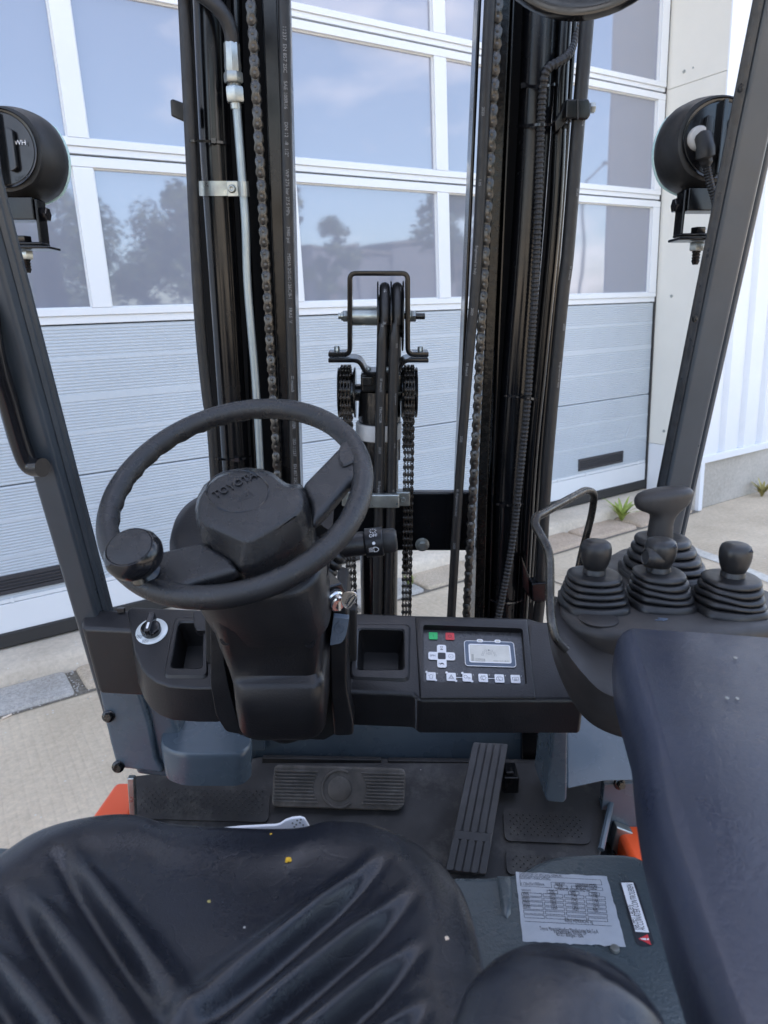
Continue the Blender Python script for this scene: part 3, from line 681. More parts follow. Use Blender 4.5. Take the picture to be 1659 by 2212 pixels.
MATP, MATN = V((0, 1.26, .6975)), V((0, -.45, 1)).normalized()
def mt(px, py, up=0): return PL(px, py, MATP + MATN * up, MATN)
mb = MB(); mb.ext([mt(*q) for q in ((283, 1676), (420, 1660), (560, 1634), (1180, 1640), (1330, 1645), (1330, 1714), (1296, 1850), (1230, 1900), (980, 1920), (560, 1960), (272, 1900))], MATN * -.02)
mb.build('floor_mat', 'mat', fk, bevel=.004)
def mat_pad(q, name='mat_tread'):
    b = MB(); poly = [mt(*p, .001) for p in q]; pr = round_poly(poly, .012)
    b.ext(pr, MATN * .004)
    c0, ux, uy = poly[3], (poly[2] - poly[3]), (poly[0] - poly[3]); nx, ny = int(ux.length / .0062), int(uy.length / .0062)
    for i in range(2, nx - 1):
        for j in range(2, ny - 1):
            if (i + j) % 2: continue
            p = c0 + ux * (i / nx) + uy * (j / ny) + MATN * .0062; s = .0021
            b.add([p + ux.normalized() * s, p + uy.normalized() * s, p - ux.normalized() * s, p - uy.normalized() * s, p + MATN * .0014], [(0, 1, 4), (1, 2, 4), (2, 3, 4), (3, 0, 4)])
    o = b.build(name, 'mat', fk, smooth=0); o['kind'] = 'stuff'; return o
mat_pad([(300, 1692), (584, 1710), (580, 1778), (286, 1770)])
mat_pad([(1086, 1748), (1282, 1757), (1274, 1826), (1090, 1818)])
mat_pad([(1092, 1836), (1262, 1846), (1250, 1900), (1094, 1890)])
# mat upstand under the dash, in two lengths
mb = MB(); mb.ext([Yp(*q, 1.262) for q in ((568, 1630), (824, 1634), (824, 1652), (568, 1648))], V((0, -.012, 0))); mb.build('mat_upstand', 'mat', fk, bevel=.002)
mb = MB(); mb.ext([Yp(*q, 1.262) for q in ((838, 1635), (1160, 1640), (1160, 1656), (838, 1653))], V((0, -.012, 0))); mb.build('mat_upstand', 'mat', fk, bevel=.002)
# firewall and kick panels
mb = MB(); mb.ext([Yp(*q, 1.29) for q in ((480, 1540), (1170, 1540), (1170, 1665), (480, 1665))], V((0, .02, 0))); mb.build('firewall', 'panel', fk, bevel=.003)
mb = MB(); mb.ext([Yp(*q, 1.275) for q in ((500, 1560), (572, 1560), (572, 1622), (500, 1622))], V((0, .014, 0))); mb.build('firewall_plate', 'panel', fk, bevel=.003)
mb = MB(); mb.ext([Yp(*q, 1.27) for q in ((1128, 1560), (1200, 1560), (1200, 1650), (1128, 1650))], V((0, .03, 0))); mb.build('firewall_bracket', 'mast', fk, bevel=.003)
# left kick panel with the moulded cup tray
mb = MB(); mb.ext([Yp(*q, 1.12) for q in ((212, 1488), (298, 1488), (306, 1510), (322, 1560), (338, 1640), (350, 1660), (352, 1672), (276, 1662), (252, 1660), (236, 1600))], V((0, .03, 0)))
mb.build('kick_panel', 'panel', fk, bevel=.006)
mb = MB(); mb.ext([Yp(*q, 1.132) for q in ((296, 1490), (350, 1490), (380, 1560), (420, 1690), (290, 1674), (300, 1600))], V((0, .05, 0)))
mb.build('kick_panel', 'panel', fk, bevel=.01)
zt = Yp(450, 1624, 1.075).z
tray = [Zp(345, 1612, zt), Zp(385, 1628, zt), Zp(520, 1628, zt), Zp(545, 1608, zt), Zp(541, 1556, zt), Zp(350, 1552, zt)]
mb = MB(); low = zt - .066
top = round_poly(tray, [.02, .04, .035, .02, .01, .01], 5); c = sum(top, V()) / len(top)
mb.loft([[V((c.x + (p.x - c.x) * .95, c.y + (p.y - c.y) * .93, low)) for p in top], [p + V((0, 0, -.012)) for p in top], [V((c.x + (p.x - c.x) * .985, c.y + (p.y - c.y) * .98, zt - .003)) for p in top], [V((c.x + (p.x - c.x) * .95, c.y + (p.y - c.y) * .93, zt)) for p in top]])
tr = mb.build('cup_tray', 'panel', fk, smooth=50)
rc = [Zp(374, 1592, zt), Zp(388, 1612, zt), Zp(425, 1608, zt), Zp(448, 1600, zt), Zp(470, 1610, zt), Zp(512, 1608, zt), Zp(524, 1592, zt), Zp(508, 1574, zt), Zp(460, 1578, zt), Zp(440, 1568, zt), Zp(390, 1566, zt)]
rr = round_poly(rc, .012, 4); cc = sum(rr, V()) / len(rr); cut = MB()
cut.loft([[p + V((0, 0, .01)) for p in rr], [cc + (p - cc) * 1.0 + V((0, 0, -.002)) for p in rr], [cc + (p - cc) * .9 + V((0, 0, -.022)) for p in rr], [cc + (p - cc) * .8 + V((0, 0, -.027)) for p in rr]])
carve(tr, [cut])
# pillar flange, right hand step panels
mb = MB(); mb.ext([Yp(1226, 1500, 1.27), Yp(1420, 1500, 1.27), Yp(1420, 1686, 1.13), Yp(1306, 1688, 1.128), Yp(1224, 1706, 1.115)], V((0, .03, .0))); mb.build('kick_panel', 'panel', fk, bevel=.004)
mb = MB(); mb.ext([Yp(*q, 1.115) for q in ((1196, 1570), (1228, 1570), (1225, 1728), (1218, 1736), (1182, 1733), (1178, 1722))], V((0, .10, .0))); mb.build('step_column', 'panel', fk, bevel=.008)
mb = MB(); mb.ext([Yp(*q, 1.16) for q in ((1305, 1694), (1420, 1690), (1420, 1798), (1362, 1806), (1350, 1830), (1290, 1850))], V((0, .02, 0))); mb.build('side_plate', 'panel', fk, bevel=.002)
mb = MB(); mb.tube([mt(1324, 1716, .01), mt(1312, 1770, .012), mt(1298, 1835, .012)], .006, 8); mb.build('scuff_rail', 'panel', fk)
mb = MB(); mb.ext([Yp(*q, 1.14) for q in ((1332, 1786), (1368, 1800), (1372, 1850), (1318, 1850))], V((0, .02, -.0))); mb.build('step_plate', 'zinc', fk, bevel=.003)
mb = MB(); mb.ext([Yp(*q, 1.10) for q in ((274, 1682), (289, 1682), (293, 1768), (280, 1768))], V((0, .012, 0))); mb.build('scuff_plate', 'zinc', fk, bevel=.002)
def bolt(p, d, r, h, name='bolt', m='mast', par=None, washer=1.5, m2=None):
    b = MB(); d = V(d).normalized(); b.lathe([(r * washer, 0), (r * washer, h * .25), (r * washer * .9, h * .3)], p, d, 16)
    b.hexa(V(p) + d * h * .3, d, r, h * .7, 1); return b.build(name, [m, m2 or m], par or fk)
for q, y in (((235, 1546), 1.12), ((256, 1655), 1.12), ((1337, 1692), 1.148)): bolt(Yp(*q, y), (0.15, -1, .25), .0075, .014, 'panel_bolt', 'gloss', m2='chainb')

# ------------------------------------------------------------------ pedals
def plane_axes(o, px_r, px_u, n):
    pass
T0, T1 = Yp(735, 1655, 1.19), Yp(730, 1748, 1.15)
PN = (T0 - T1).cross(EX).normalized(); PN = PN if PN.y < 0 else -PN
def bp(px, py, up=0): return PL(px, py, T0 + PN * up, PN)
mb = MB(); mb.ext(round_poly([bp(592, 1652), bp(877, 1660), bp(874, 1753), bp(586, 1743)], [.010, .014, .022, .012]), PN * -.018)
pd = mb.build('brake_pedal', 'pedal', fk, bevel=.004)
b = MB()
for i in range(10):
    t = (i + .6) / 10.4
    for xa, xb in ((594 - 3 * t, 690 - 14 * sin(pi * t)), (778 + 14 * sin(pi * t), 872)):
        ya = 1660 + 76 * t + .028 * (xa - 592); yb = 1660 + 76 * t + .028 * (xb - 592)
        b.ext([bp(xa, ya - 2.0, .0005), bp(xb, yb - 2.0, .0005), bp(xb, yb + 2.0, .0005), bp(xa, ya + 2.0, .0005)], PN * .0035)
b.build('pedal_ribs', 'pedal', pd, bevel=.0008, seg=2)['kind'] = 'stuff'
b = MB(); c = bp(733, 1704, .0005); au = EX; av = PN.cross(EX).normalized()
def ell(r, n=36, a0=0, a1=2 * pi, lift=.001): return [c + au * r * cos(a0 + (a1 - a0) * k / n) + av * r * sin(a0 + (a1 - a0) * k / n) + PN * lift for k in range(n + 1)]
b.tube(ell(.033, a0=radians(60), a1=radians(60 + 250)), .0024, 6); b.lathe([(.022, 0), (.022, .002), (.020, .0032)], c, PN, 28)
b.build('pedal_emblem', 'pedal', pd)
mb = MB(); mb.box(bp(730, 1735) + V((0, .05, -.03)), (.05, .09, .03)); mb.build('pedal_arm', 'mast', pd, bevel=.004)
A0, A1 = Yp(1057, 1603, 1.23), Yp(1015, 1875, 1.04)
AN = (A0 - A1).cross(EX).normalized(); AN = AN if AN.z > 0 else -AN
def ap(px, py, up=0): return PL(px, py, A0 + AN * up, AN)
aq = [ap(1022, 1602), ap(1098, 1606), ap(1050, 1890), ap(962, 1880)]
mb = MB(); mb.ext(round_poly(aq, [.012, .012, .005, .005]), AN * -.014); acc = mb.build('accelerator_pedal', 'apedal', fk, bevel=.004)
b = MB(); nst = 5
for seg_ in ((.012, .72), (.775, 1.0)):
    for k in range(nst):
        f0, f1 = (k + .0) / nst + (.020 if k else .012), (k + 1.0) / nst - (.020 if k < nst - 1 else .012)
        def q(f, t): return aq[0].lerp(aq[1], f).lerp(aq[3].lerp(aq[2], f), t) + AN * .0004
        b = MB(); b.ext(round_poly([q(f0, seg_[0]), q(f1, seg_[0]), q(f1, seg_[1]), q(f0, seg_[1])], .004, 3), AN * .004); b.build('tread_strip', 'apedal', acc, bevel=.0016, seg=2)
b = MB(); b.ext([aq[0].lerp(aq[3], .715) + EX * .002 + AN * .0006, aq[1].lerp(aq[2], .715) - EX * .002 + AN * .0006, aq[1].lerp(aq[2], .78) - EX * .002 + AN * .0006, aq[0].lerp(aq[3], .78) + EX * .002 + AN * .0006], AN * .0036)
b.build('tread_bridge', 'apedal', acc, bevel=.0016, seg=2)
mb = MB(); mb.box(ap(1100, 1680, -.03), (.03, .05, .035)); mb.box(ap(1098, 1668, -.014), (.016, .03, .02)); mb.build('pedal_bracket', 'mast', acc, bevel=.003)

# ------------------------------------------------------------------ overhead guard
def pillar(name, line, w, d, side):
    """line: points along the inner rear edge, top first"""
    mb = MB(); a, b = V(line[0]), V(line[1]); top = a + (a - b).normalized() * .62
    dirv = (b - a).normalized(); fwd = (EY - dirv * EY.dot(dirv)).normalized()
    pts = [top, b]
    for_ = []
    sec = [V((0, 0, 0)), EX * w * side, EX * w * side + fwd * d, fwd * d]
    mb.ext([top + q for q in sec], b - top)
    o = mb.build(name, 'guard', fk, bevel=.007, seg=3)
    return o, top, b, fwd
La, Lb = Xp(38, 702, -.47), Xp(205, 1312, -.47)
Lb2 = La + (Lb - La) * 1.75
pl, Ltop, _, lf = pillar('guard_pillar', (La, Lb2), .040, .056, -1)
Ra, Rb = Xp(1509, 702, .415), Xp(1438, 1050, .415)
Rb2 = Ra + (Rb - Ra) * 2.6
pr_, Rtop, _, rf = pillar('guard_pillar', (Ra, Rb2), .040, .018, 1)
# worn plastic wiring strip on the inner face of the right pillar, and the outer leg behind it
mb = MB(); dR = (Rb2 - Rtop).normalized()
q0 = [Xp(1629, 0, .405), Xp(1481, 702, .405), Xp(1410, 1050, .405)]
mb = MB()
sec = [V((-.0005, .001, 0)), V((-.005, .002, 0)), V((-.008, .004, 0)), V((-.004, .007, 0)), V((-.008, .010, 0)), V((-.008, .013, 0)), V((-.003, .015, 0)), V((-.0005, .017, 0))]
mb.loft([[Rtop + q for q in sec], [Rb2 + q for q in sec]]); ws = mb.build('wiring_strip', 'worn', pr_, smooth=50)
mb = MB(); o_ = EX * .041 + rf * .012
mb.ext([Rtop + o_ + q for q in (V((0, 0, 0)), EX * .012, EX * .012 + rf * .03, rf * .03)], Rb2 - Rtop); mb.build('outer_leg', 'guard', pr_, bevel=.006)
for q in ((1503, 688), (1602, 190)):
    p = Xp(*q, .404); mb = MB(); mb.lathe([(.004, 0), (.005, .002), (.003, .003)], p, (-1, -.3, 0), 10); mb.build('strip_screw', 'chainb', ws)
# grooves along the left pillar and its thin flange
mb = MB(); sec = [V((.001, .022, 0)), V((.005, .028, 0)), V((.005, .034, 0)), V((.001, .040, 0)), V((.005, .046, 0)), V((.005, .052, 0)), V((.001, .058, 0))]
mb.loft([[Ltop + q for q in sec], [Lb2 + q for q in sec]]); mb.build('wiring_strip', 'guard', pl, smooth=30)
# roof of the guard: header, side rails, bars, rear legs
zt_ = Ltop.z - .02
mb = MB(); mb.box(((Ltop.x + Rtop.x) / 2, Ltop.y + .02, zt_), (1.0, .06, .06)); mb.box(((Ltop.x + Rtop.x) / 2, -.62, zt_ + .01), (1.0, .06, .06))
mb.box((Ltop.x - .02, .05, zt_), (.055, 1.36, .06)); mb.box((Rtop.x + .03, .05, zt_), (.055, 1.36, .06)); mb.build('guard_roof_frame', 'guard', fk, bevel=.012)
for i in range(4):
    b = MB(); b.box((Ltop.x + (Rtop.x - Ltop.x) * (i + 1) / 5, .05, zt_), (.022, 1.34, .032)); b.build('guard_bar', 'guard', fk, bevel=.004)
for x in (Ltop.x - .02, Rtop.x + .03):
    b = MB(); b.ext([V((x - .03, -.60, .92)), V((x + .03, -.60, .92)), V((x + .03, -.67, .92)), V((x - .03, -.67, .92))], V((0, .02, zt_ - .92))); b.build('rear_pillar', 'guard', fk, bevel=.01)
# grab handle on the left pillar
mb = MB()
gp = [Xp(-30, 640, -.50), Xp(-14, 760, -.50), Xp(18, 870, -.505), Xp(44, 960, -.505), Xp(64, 1004, -.50), Xp(92, 1010, -.478)]
mb.tube(crom(gp, 6), .0135, 14); gh = mb.build('grab_handle', 'gloss', fk, smooth=60)
mb = MB(); pf = [Yp(*q, La.lerp(Lb, .55).y - .010) for q in ((74, 952), (100, 954), (110, 970), (116, 1012), (106, 1026), (82, 1024), (70, 1005))]
mb.ext(round_poly(pf, .008), V((0, .016, 0))); mb.build('handle_foot', 'rubber', gh, bevel=.006)

# ------------------------------------------------------------------ work lamps and mirror
def work_lamp(c, label, cable):
    root = MB(); prof = [(.047, 0), (.0532, .0015), (.054, .008), (.0552, .011), (.058, .020), (.0612, .036), (.0625, .052), (.0615, .067), (.0595, .073)]
    root.lathe(prof, c, EY, 44, sq=.10, ax=(EX, EZ), cap=True)
    o = root.build('work_lamp', 'rubber', fk, smooth=50); o['label'] = label
    b = MB(); b.lathe([(.058, .0735), (.0610, .075), (.0610, .078), (.053, .083), (.02, .086)], c, EY, 40, sq=.10, ax=(EX, EZ)); b.build('lens', 'lens', o, smooth=50)
    b = MB(); b.lathe([(.0495, -.0045), (.0495, -.001), (.0465, -.001), (.0455, -.0005)], c, EY, 40, ax=(EX, EZ), cap=False)
    b.lathe([(.0455, -.0008), (.010, -.0002)], c, EY, 40, ax=(EX, EZ)); 
    b.box(c + V((.0, -.006, 0)), (.006, .014, .090)); b.ext(round_poly([c + V((x, -.002, z)) for x, z in ((-.022, -.026), (-.012, -.030), (-.012, .024), (-.022, .028))], .004), V((0, -.008, 0)))
    b.ext(round_poly([c + V((x, -.002, z)) for x, z in ((.012, -.030), (.022, -.026), (.022, .022), (.012, .026))], .004), V((0, -.007, 0)))
    b.build('rear_cap', 'gloss', o, bevel=.0012, seg=2)
    k = MB(); zb = c.z - .068
    k.box(c + V((0, .032, -.072)), (.052, .034, .030)); 
    k.box(c + V((.029, .032, -.088)), (.004, .028, .058)); k.box(c + V((-.029, .032, -.088)), (.004, .028, .058)); k.box(c + V((0, .032, -.118)), (.062, .030, .004))
    k.box(c + V((.004, .032, -.1235)), (.078, .042, .004))
    k.build('lamp_bracket', 'mast', o, bevel=.0015, seg=2)
    for p_, d_, r_ in ((V((.031, .032, -.078)), EX, .010), (V((-.031, .032, -.078)), -EX, .010), (V((0, .032, -.116)), EZ, .011)): n = MB(); n.hexa(c + p_, d_, r_, .009); n.build('bracket_bolt', 'gloss', o)
    n = MB(); n.hexa(c + V((0, .032, -.1265)), -EZ, .0105, .012); n.build('nut', 'zinc', o)
    n = MB(); n.lathe([(.0055, 0)] + [(.0055 + (.0006 if i % 2 else -.0006), .002 * i) for i in range(1, 9)] + [(.004, .019)], c + V((0, .032, -.138)), -EZ, 10); n.build('threaded_stud', 'chainb', o)
    return o
cL = Dp(3, 322, .96); cR = Dp(1552, 300, .95)
lampL = work_lamp(cL, 'left work lamp with white letters on its round cap', False)
b = MB(); text(b, 'WH', cL + V((.021, -.0052, .004)), EX, EZ, .0062); b.build('cap_print', 'print', lampL, smooth=0)
b = MB(); text(b, 'OPEN', cL + V((.012, -.0052, -.040)), V((.97, 0, .2)), V((-.2, 0, .97)), .006); b.build('cap_lettering', 'gloss', lampL, smooth=0)
lampR = work_lamp(cR, 'right work lamp with a white plug and ribbed cable', True)
pg = cR + V((-.027, -.004, .0))
b = MB(); b.lathe([(.0155, .003), (.0155, -.001), (.013, -.005), (.009, -.006)], pg, EY, 22); b.build('plug', 'white', lampR)
b = MB(); b.tube(crom([pg + V((0, -.008, .004)), pg + V((.002, -.016, -.012)), pg + V((.004, -.016, -.026)), pg + V((.008, -.014, -.036))], 4), [.006] + [.011] * 4 + [.012] * 4 + [.008] * 3 + [.006], 10); b.build('cable_boot', 'rubber', lampR)
cp = crom([pg + V((.006, -.014, -.032)), pg + V((.014, -.013, -.055)), pg + V((.026, -.010, -.080)), pg + V((.034, -.004, -.110)), pg + V((.040, .01, -.15))], 14)
b = MB(); b.tube(cp, [.0058 if i % 2 else .0047 for i in range(len(cp))], 10); b.build('ribbed_cable', 'rubber', lampR, smooth=25)
mc = Dp(1278, -250, .80); b = MB()
mn = V((-.25, -1, -.12)).normalized(); ma, mb_ = frame_axes(mn)
b.lathe([(.118, -.020), (.128, -.012), (.1305, 0), (.126, .008), (.116, .009), (.108, .0072)], mc, mn, 56, cap=True); mir = b.build('rear_view_mirror', 'gloss', fk, smooth=50)
b = MB(); b.lathe([(.107, .0072), (.06, .0095), (.01, .0100)], mc, mn, 48); b.build('mirror_glass', 'mirror', mir)
b = MB(); b.tube([mc + V((0, .02, .0)), mc + V((0, .05, .08)), V((mc.x, Ltop.y + .02, zt_))], .008, 10); b.build('mirror_stem', 'gloss', mir)
# ------------------------------------------------------------------ mast
VLO, VHI = -1.95, .55
def mbar(poly_px, off, depth, name, m, parent=None, bev=.002):
    """bar of the mast seen in the mast plane at distance off, going depth deeper"""
    b = MB(); b.ext([MP(*q, off) for q in poly_px], MN * depth); return b.build(name, m, parent or fk, bevel=bev)
def mline(p0, p1, off, e0=.3, e1=.3):
    a, b = MP(*p0, off), MP(*p1, off); d = b - a; return a - d * e0, b + d * e1
def seglist(pts, off): return [MP(*q, off) for q in pts]

mbar([(390, -260), (600, -260), (645, 1000), (665, 1900), (486, 1900), (458, 1000)], .11, .02, 'mast_plate', 'matt')
rl = mbar([(553, -260), (598, -260), (631, 1000), (655, 1900), (632, 1900), (606, 1000)], .012, .09, 'mast_rail', 'mast', bev=.004)
mbar([(586, -260), (596, -260), (640, 1000), (664, 1900), (655, 1900), (632, 1000)], .004, .012, 'rail_edge', 'mast', rl, .003)
mbar([(604, -260), (612, -260), (646, 1000), (671, 1900), (662, 1900), (638, 1000)], .018, .07, 'rail_flange', 'mast', rl, .002)
mbar([(1090, -260), (1246, -260), (1182, 800), (1120, 1900), (990, 1900), (1040, 1000)], .11, .02, 'mast_plate', 'matt')
rr_ = mbar([(1092, -260), (1116, -260), (1056, 1000), (1030, 1900), (1008, 1900), (1035, 1000)], .012, .09, 'mast_rail', 'grease', bev=.003)
mbar([(1044, -260), (1052, -260), (996, 1000), (965, 1900), (958, 1900), (989, 1000)], .020, .07, 'rail_flange', 'mast', rr_, .002)
mbar([(1118, -260), (1124, -260), (1069, 1000), (1040, 1900), (1034, 1900), (1063, 1000)], .03, .06, 'rail_edge', 'mast', rr_, .002)

def long_tube(name, px, off, r, m, n=18, parent=None, cn=5):
    b = MB(); path = crom(seglist(px, off), cn); b.tube(path, r, n); return b.build(name, m, parent or fk, smooth=60), path
# left bundle
long_tube('hose', [(385, -260), (398, 0), (411, 280), (430, 662), (447, 850), (461, 962), (478, 1330), (486, 1700)], -.012, .0108, 'hose', 14)
long_tube('lift_cylinder', [(444, -260), (464, 280), (488, 662), (507, 962), (528, 1330), (548, 1800)], .035, .0285, 'mast', 28)
long_tube('guide_rod', [(505, -260), (518, 280), (540, 662), (552, 962), (572, 1330)], .050, .010, 'mast', 12)
pipe, ppath = long_tube('hydraulic_pipe', [(511, 232), (521, 360), (530, 480), (535, 620), (551, 812), (560, 962), (578, 1330)], -.02, .0076, 'pipe', 14)
b = MB(); f0, f1 = MP(500, 90, -.02), MP(503.5, 156, -.02); d = f1 - f0
b.lathe([(.0115, 0), (.0135, .003), (.0135, d.length * .5), (.0143, d.length * .85), (.0135, d.length)], f0, d, 8)
a1 = MP(505, 180, -.02); b.hexa(f1, a1 - f1, .0165, (a1 - f1).length)
a2 = MP(506, 188, -.02); b.lathe([(.011, 0), (.0122, .002), (.011, .004), (.0122, .006)], a1, a2 - a1, 12)
a3 = MP(509, 222, -.02); b.hexa(a2, a3 - a2, .0165, (a3 - a2).length); a4 = MP(510, 236, -.02); b.cyl(a3, a4, .0095, 12)
b.build('pipe_fitting', 'zinc', pipe)
hp = crom([MP(501, 96, -.02), MP(499, 72, -.022), MP(489, 42, -.026), MP(468, 14, -.03), MP(438, -10, -.03), MP(404, -28, -.028), MP(360, -44, -.01), MP(300, -60, .03)], 7)
b = MB(); b.tube(hp, .0122, 16); hz = b.build('pressure_hose', 'hose', fk, smooth=60)
b = MB(); s_ = 0.012; hpr = hp
for w_ in ('isd 0868', '2 AHSM'): pass
w_ = tube_text(b, '3980 psi', hp[::-1], .10, .0122, .0072, V((-.1, -1, .1)))
tube_text(b, 'MSHA 2G', hp[::-1], .10 - .052, .0122, .0072, V((-.1, -1, .1)))
b.build('hose_lettering', 'hoseprint', hz, smooth=0)
# hose with long lettering, left
th, tp = long_tube('hose', [(606, -260), (613, 0), (624, 545), (636, 962), (640, 1080), (646, 1330), (655, 1700)], -.018, .0104, 'hose', 16)
b = MB(); s_ = .0
FAC = V((.15, -1, .15))
for gap, w_ in ((.20, '11237  EN 857 2SC'), (.012, 'SAE 100R16'), (.02, 'DN 12  -8  1/2"'), (.02, 'WP 275 bar 27.5 MPa'), (.018, '3980 psi'), (.018, 'MSHA 2G-IC-126C/8-1'), (.016, 'FRAS  V'), (.10, 'III manuli'), (.02, 'ROCKMASTER'), (.02, 'ISO 11237'), (.016, 'EN 857 2SC'), (.016, 'SAE 100R16')):
    s_ += gap; s_ += tube_text(b, w_, tp, s_, .0104, .0060, FAC)
b.build('hose_lettering', 'hoseprint', th, smooth=0)
# right bundle
th, tp = long_tube('hose', [(1078, -260), (1058, 0), (1031, 550), (1014, 762), (994, 1012), (975, 1325), (955, 1700)], -.018, .0098, 'hose', 16)
b = MB(); s_ = .18
for gap, w_ in ((.14, '2020'), (.10, '1.05'), (.10, 'Engineered in Italy'), (.06, '2020'), (.09, 'III manuli'), (.12, '2020'), (.10, 'III  Engineered in Italy'), (.06, '2020')):
    s_ += gap; s_ += tube_text(b, w_, tp, s_, .0098, .0048, V((-.3, -1, .15)))
b.build('hose_lettering', 'hoseprint', th, smooth=0)
long_tube('lift_cylinder', [(1178, -260), (1161, 150), (1140, 500), (1116, 800), (1100, 1037), (1088, 1300), (1060, 1800)], .04, .0305, 'mast', 28)
long_tube('guide_rod', [(1240, -260), (1214, 150), (1200, 450), (1171, 762), (1147, 1012), (1130, 1300), (1095, 1800)], .03, .0125, 'mast', 16)
long_tube('guide_rod', [(1256, -260), (1236, 100), (1216, 400), (1196, 650), (1164, 1000), (1142, 1300)], .055, .006, 'mast', 10)
cpx = crom([MP(1250, -120, .07), MP(1244, 40, .065), MP(1240, 82, .05), MP(1232, 110, .025), MP(1220, 126, -.0), MP(1203, 136, -.012), MP(1186, 146, -.018), MP(1177, 164, -.018), MP(1172, 200, -.014), MP(1168, 280, -.012), MP(1161, 500, -.012), MP(1154, 650, -.012), MP(1146, 762, -.012), MP(1138, 880, -.012), MP(1122, 1037, -.012), MP(1110, 1150, -.014), MP(1094, 1245, -.018), MP(1074, 1345, -.022), MP(1050, 1440, -.02)], 8)
fine = []; step = .0021; acc_ = 0
for a, c in zip(cpx, cpx[1:]):
    l = (c - a).length; n_ = max(1, int(round(l / step)))
    fine += [a.lerp(c, k / n_) for k in range(n_)]
b = MB(); b.tube(fine, [.0082 if (i // 2) % 2 else .0066 for i in range(len(fine))], 9); b.build('ribbed_conduit', 'rubber', fk, smooth=20)
oh, op = long_tube('hose', [(1290, -260), (1268, 40), (1254, 210), (1246, 300), (1226, 550), (1213, 662), (1181, 1012), (1168, 1262), (1166, 1300), (1160, 1360), (1155, 1450)], -.0, .0122, 'hose', 16)
b = MB(); s_ = .3
for gap, w_ in ((.02, 'SAE 100R16'), (.1, '2020'), (.12, 'III manuli'), (.08, '2020'), (.06, 'Engineered in Italy')):
    s_ += gap; s_ += tube_text(b, w_, op, s_, .0122, .0048, V((.6, -1, .1)))
b.build('hose_lettering', 'hoseprint', oh, smooth=0)
b = MB(); b.ext([MP(*q, -.018) for q in ((1224, 214), (1272, 213), (1276, 224), (1276, 248), (1270, 258), (1222, 256))], MN * .04); cb = b.build('hose_clamp', 'mast', fk, bevel=.003)
b = MB(); b.ext([MP(*q, -.02) for q in ((1247, 213), (1250, 213), (1250, 258), (1247, 258))], MN * .002); b.build('clamp_joint', 'seal', cb, smooth=0)
b = MB(); b.ext([MP(*q, .0) for q in ((1226, 218), (1198, 262), (1200, 286), (1226, 262))], MN * .03); b.build('clamp_bracket', 'mast', cb, bevel=.002)
b = MB(); b.hexa(MP(1274, 233, .0), EX, .009, .009); b.build('clamp_bolt', 'zinc', cb)
b = MB(); b.ext([MP(*q, -.018) for q in ((1148, 1262), (1182, 1258), (1184, 1294), (1176, 1302), (1150, 1300))], MN * .036); b.ext([MP(*q, .0) for q in ((1126, 1200), (1150, 1262), (1150, 1300), (1128, 1270))], MN * .02); b.build('hose_clamp', 'mast', fk, bevel=.003)
b = MB(); b.ext([MP(*q, .0) for q in ((367, 216), (372, 213), (412, 228), (412, 272), (396, 262), (369, 250))], MN * .02); b.build('mast_stub', 'mast', fk, bevel=.004)
# cable ties and the silver pipe clamp
def tie(pts, head, off=-.03, name='cable_tie'):
    b = MB(); path = crom([MP(x, y, o) for x, y, o in pts], 5)
    rings = []
    for p in path: rings.append([p + MV * .0022 + MN * -.0008, p - MV * .0022 + MN * -.0008, p - MV * .0022 + MN * .0008, p + MV * .0022 + MN * .0008])
    b.loft(rings); h = MP(*head, off); b.box(h, (.0085, .006, .008), (MU, MN, MV)); b.build(name, 'gloss', fk, smooth=30)
tie([(403, 304, .0), (412, 304, -.024), (440, 305, -.012), (465, 306, -.001), (490, 309, .008), (499, 314, .03)], (462, 304), -.006)
tie([(454, 990, .0), (466, 991, -.022), (490, 993, .002), (510, 994, .004), (530, 990, .010), (542, 985, .03)], (512, 993), .002)
tie([(1126, 182, .03), (1140, 185, .012), (1168, 187, -.023), (1182, 185, .004), (1199, 182, .018)], (1130, 185), .02)
tie([(1116, 274, .03), (1125, 272, .014), (1167, 269, -.023), (1200, 270, .012), (1220, 271, .02), (1226, 268, .03)], (1222, 272), .015)
tie([(1083, 853, .03), (1092, 855, .014), (1120, 858, .006), (1141, 860, -.023), (1158, 862, .012), (1168, 856, .03)], (1157, 862), .010)
tie([(1066, 1085, .03), (1074, 1089, .014), (1100, 1092, .004), (1119, 1091, -.023), (1132, 1088, .01)], (1086, 1092), .006)
tie([(1054, 1290, .03), (1060, 1296, .014), (1076, 1301, .006), (1086, 1303, -.026), (1112, 1302, .014), (1128, 1296, .018)], (1098, 1304), .004)
b = MB(); ring = crom([MP(429, 408, .03), MP(432, 407, .012), MP(462, 407, .002), MP(494, 407, .006), MP(510, 407, .004), MP(516, 408, -.024), MP(526, 408, -.032), MP(536, 408, -.024), MP(538, 408, .0)], 5)
rings = [[p + MV * .0125, p - MV * .0125, p - MV * .0125 + MN * .0016, p + MV * .0125 + MN * .0016] for p in ring]; b.loft(rings)
cl_ = b.build('pipe_clamp', 'zinc', fk, smooth=50)
b = MB(); b.box(MP(503, 408, -.004), (.02, .008, .026), (MU, MN, MV)); b.lathe([(.0072, 0), (.0072, .003), (.006, .0055), (.003, .0055), (.003, .003)], MP(501, 408, -.008), -MN, 14); b.build('clamp_screw', 'zinc', cl_, bevel=.001)

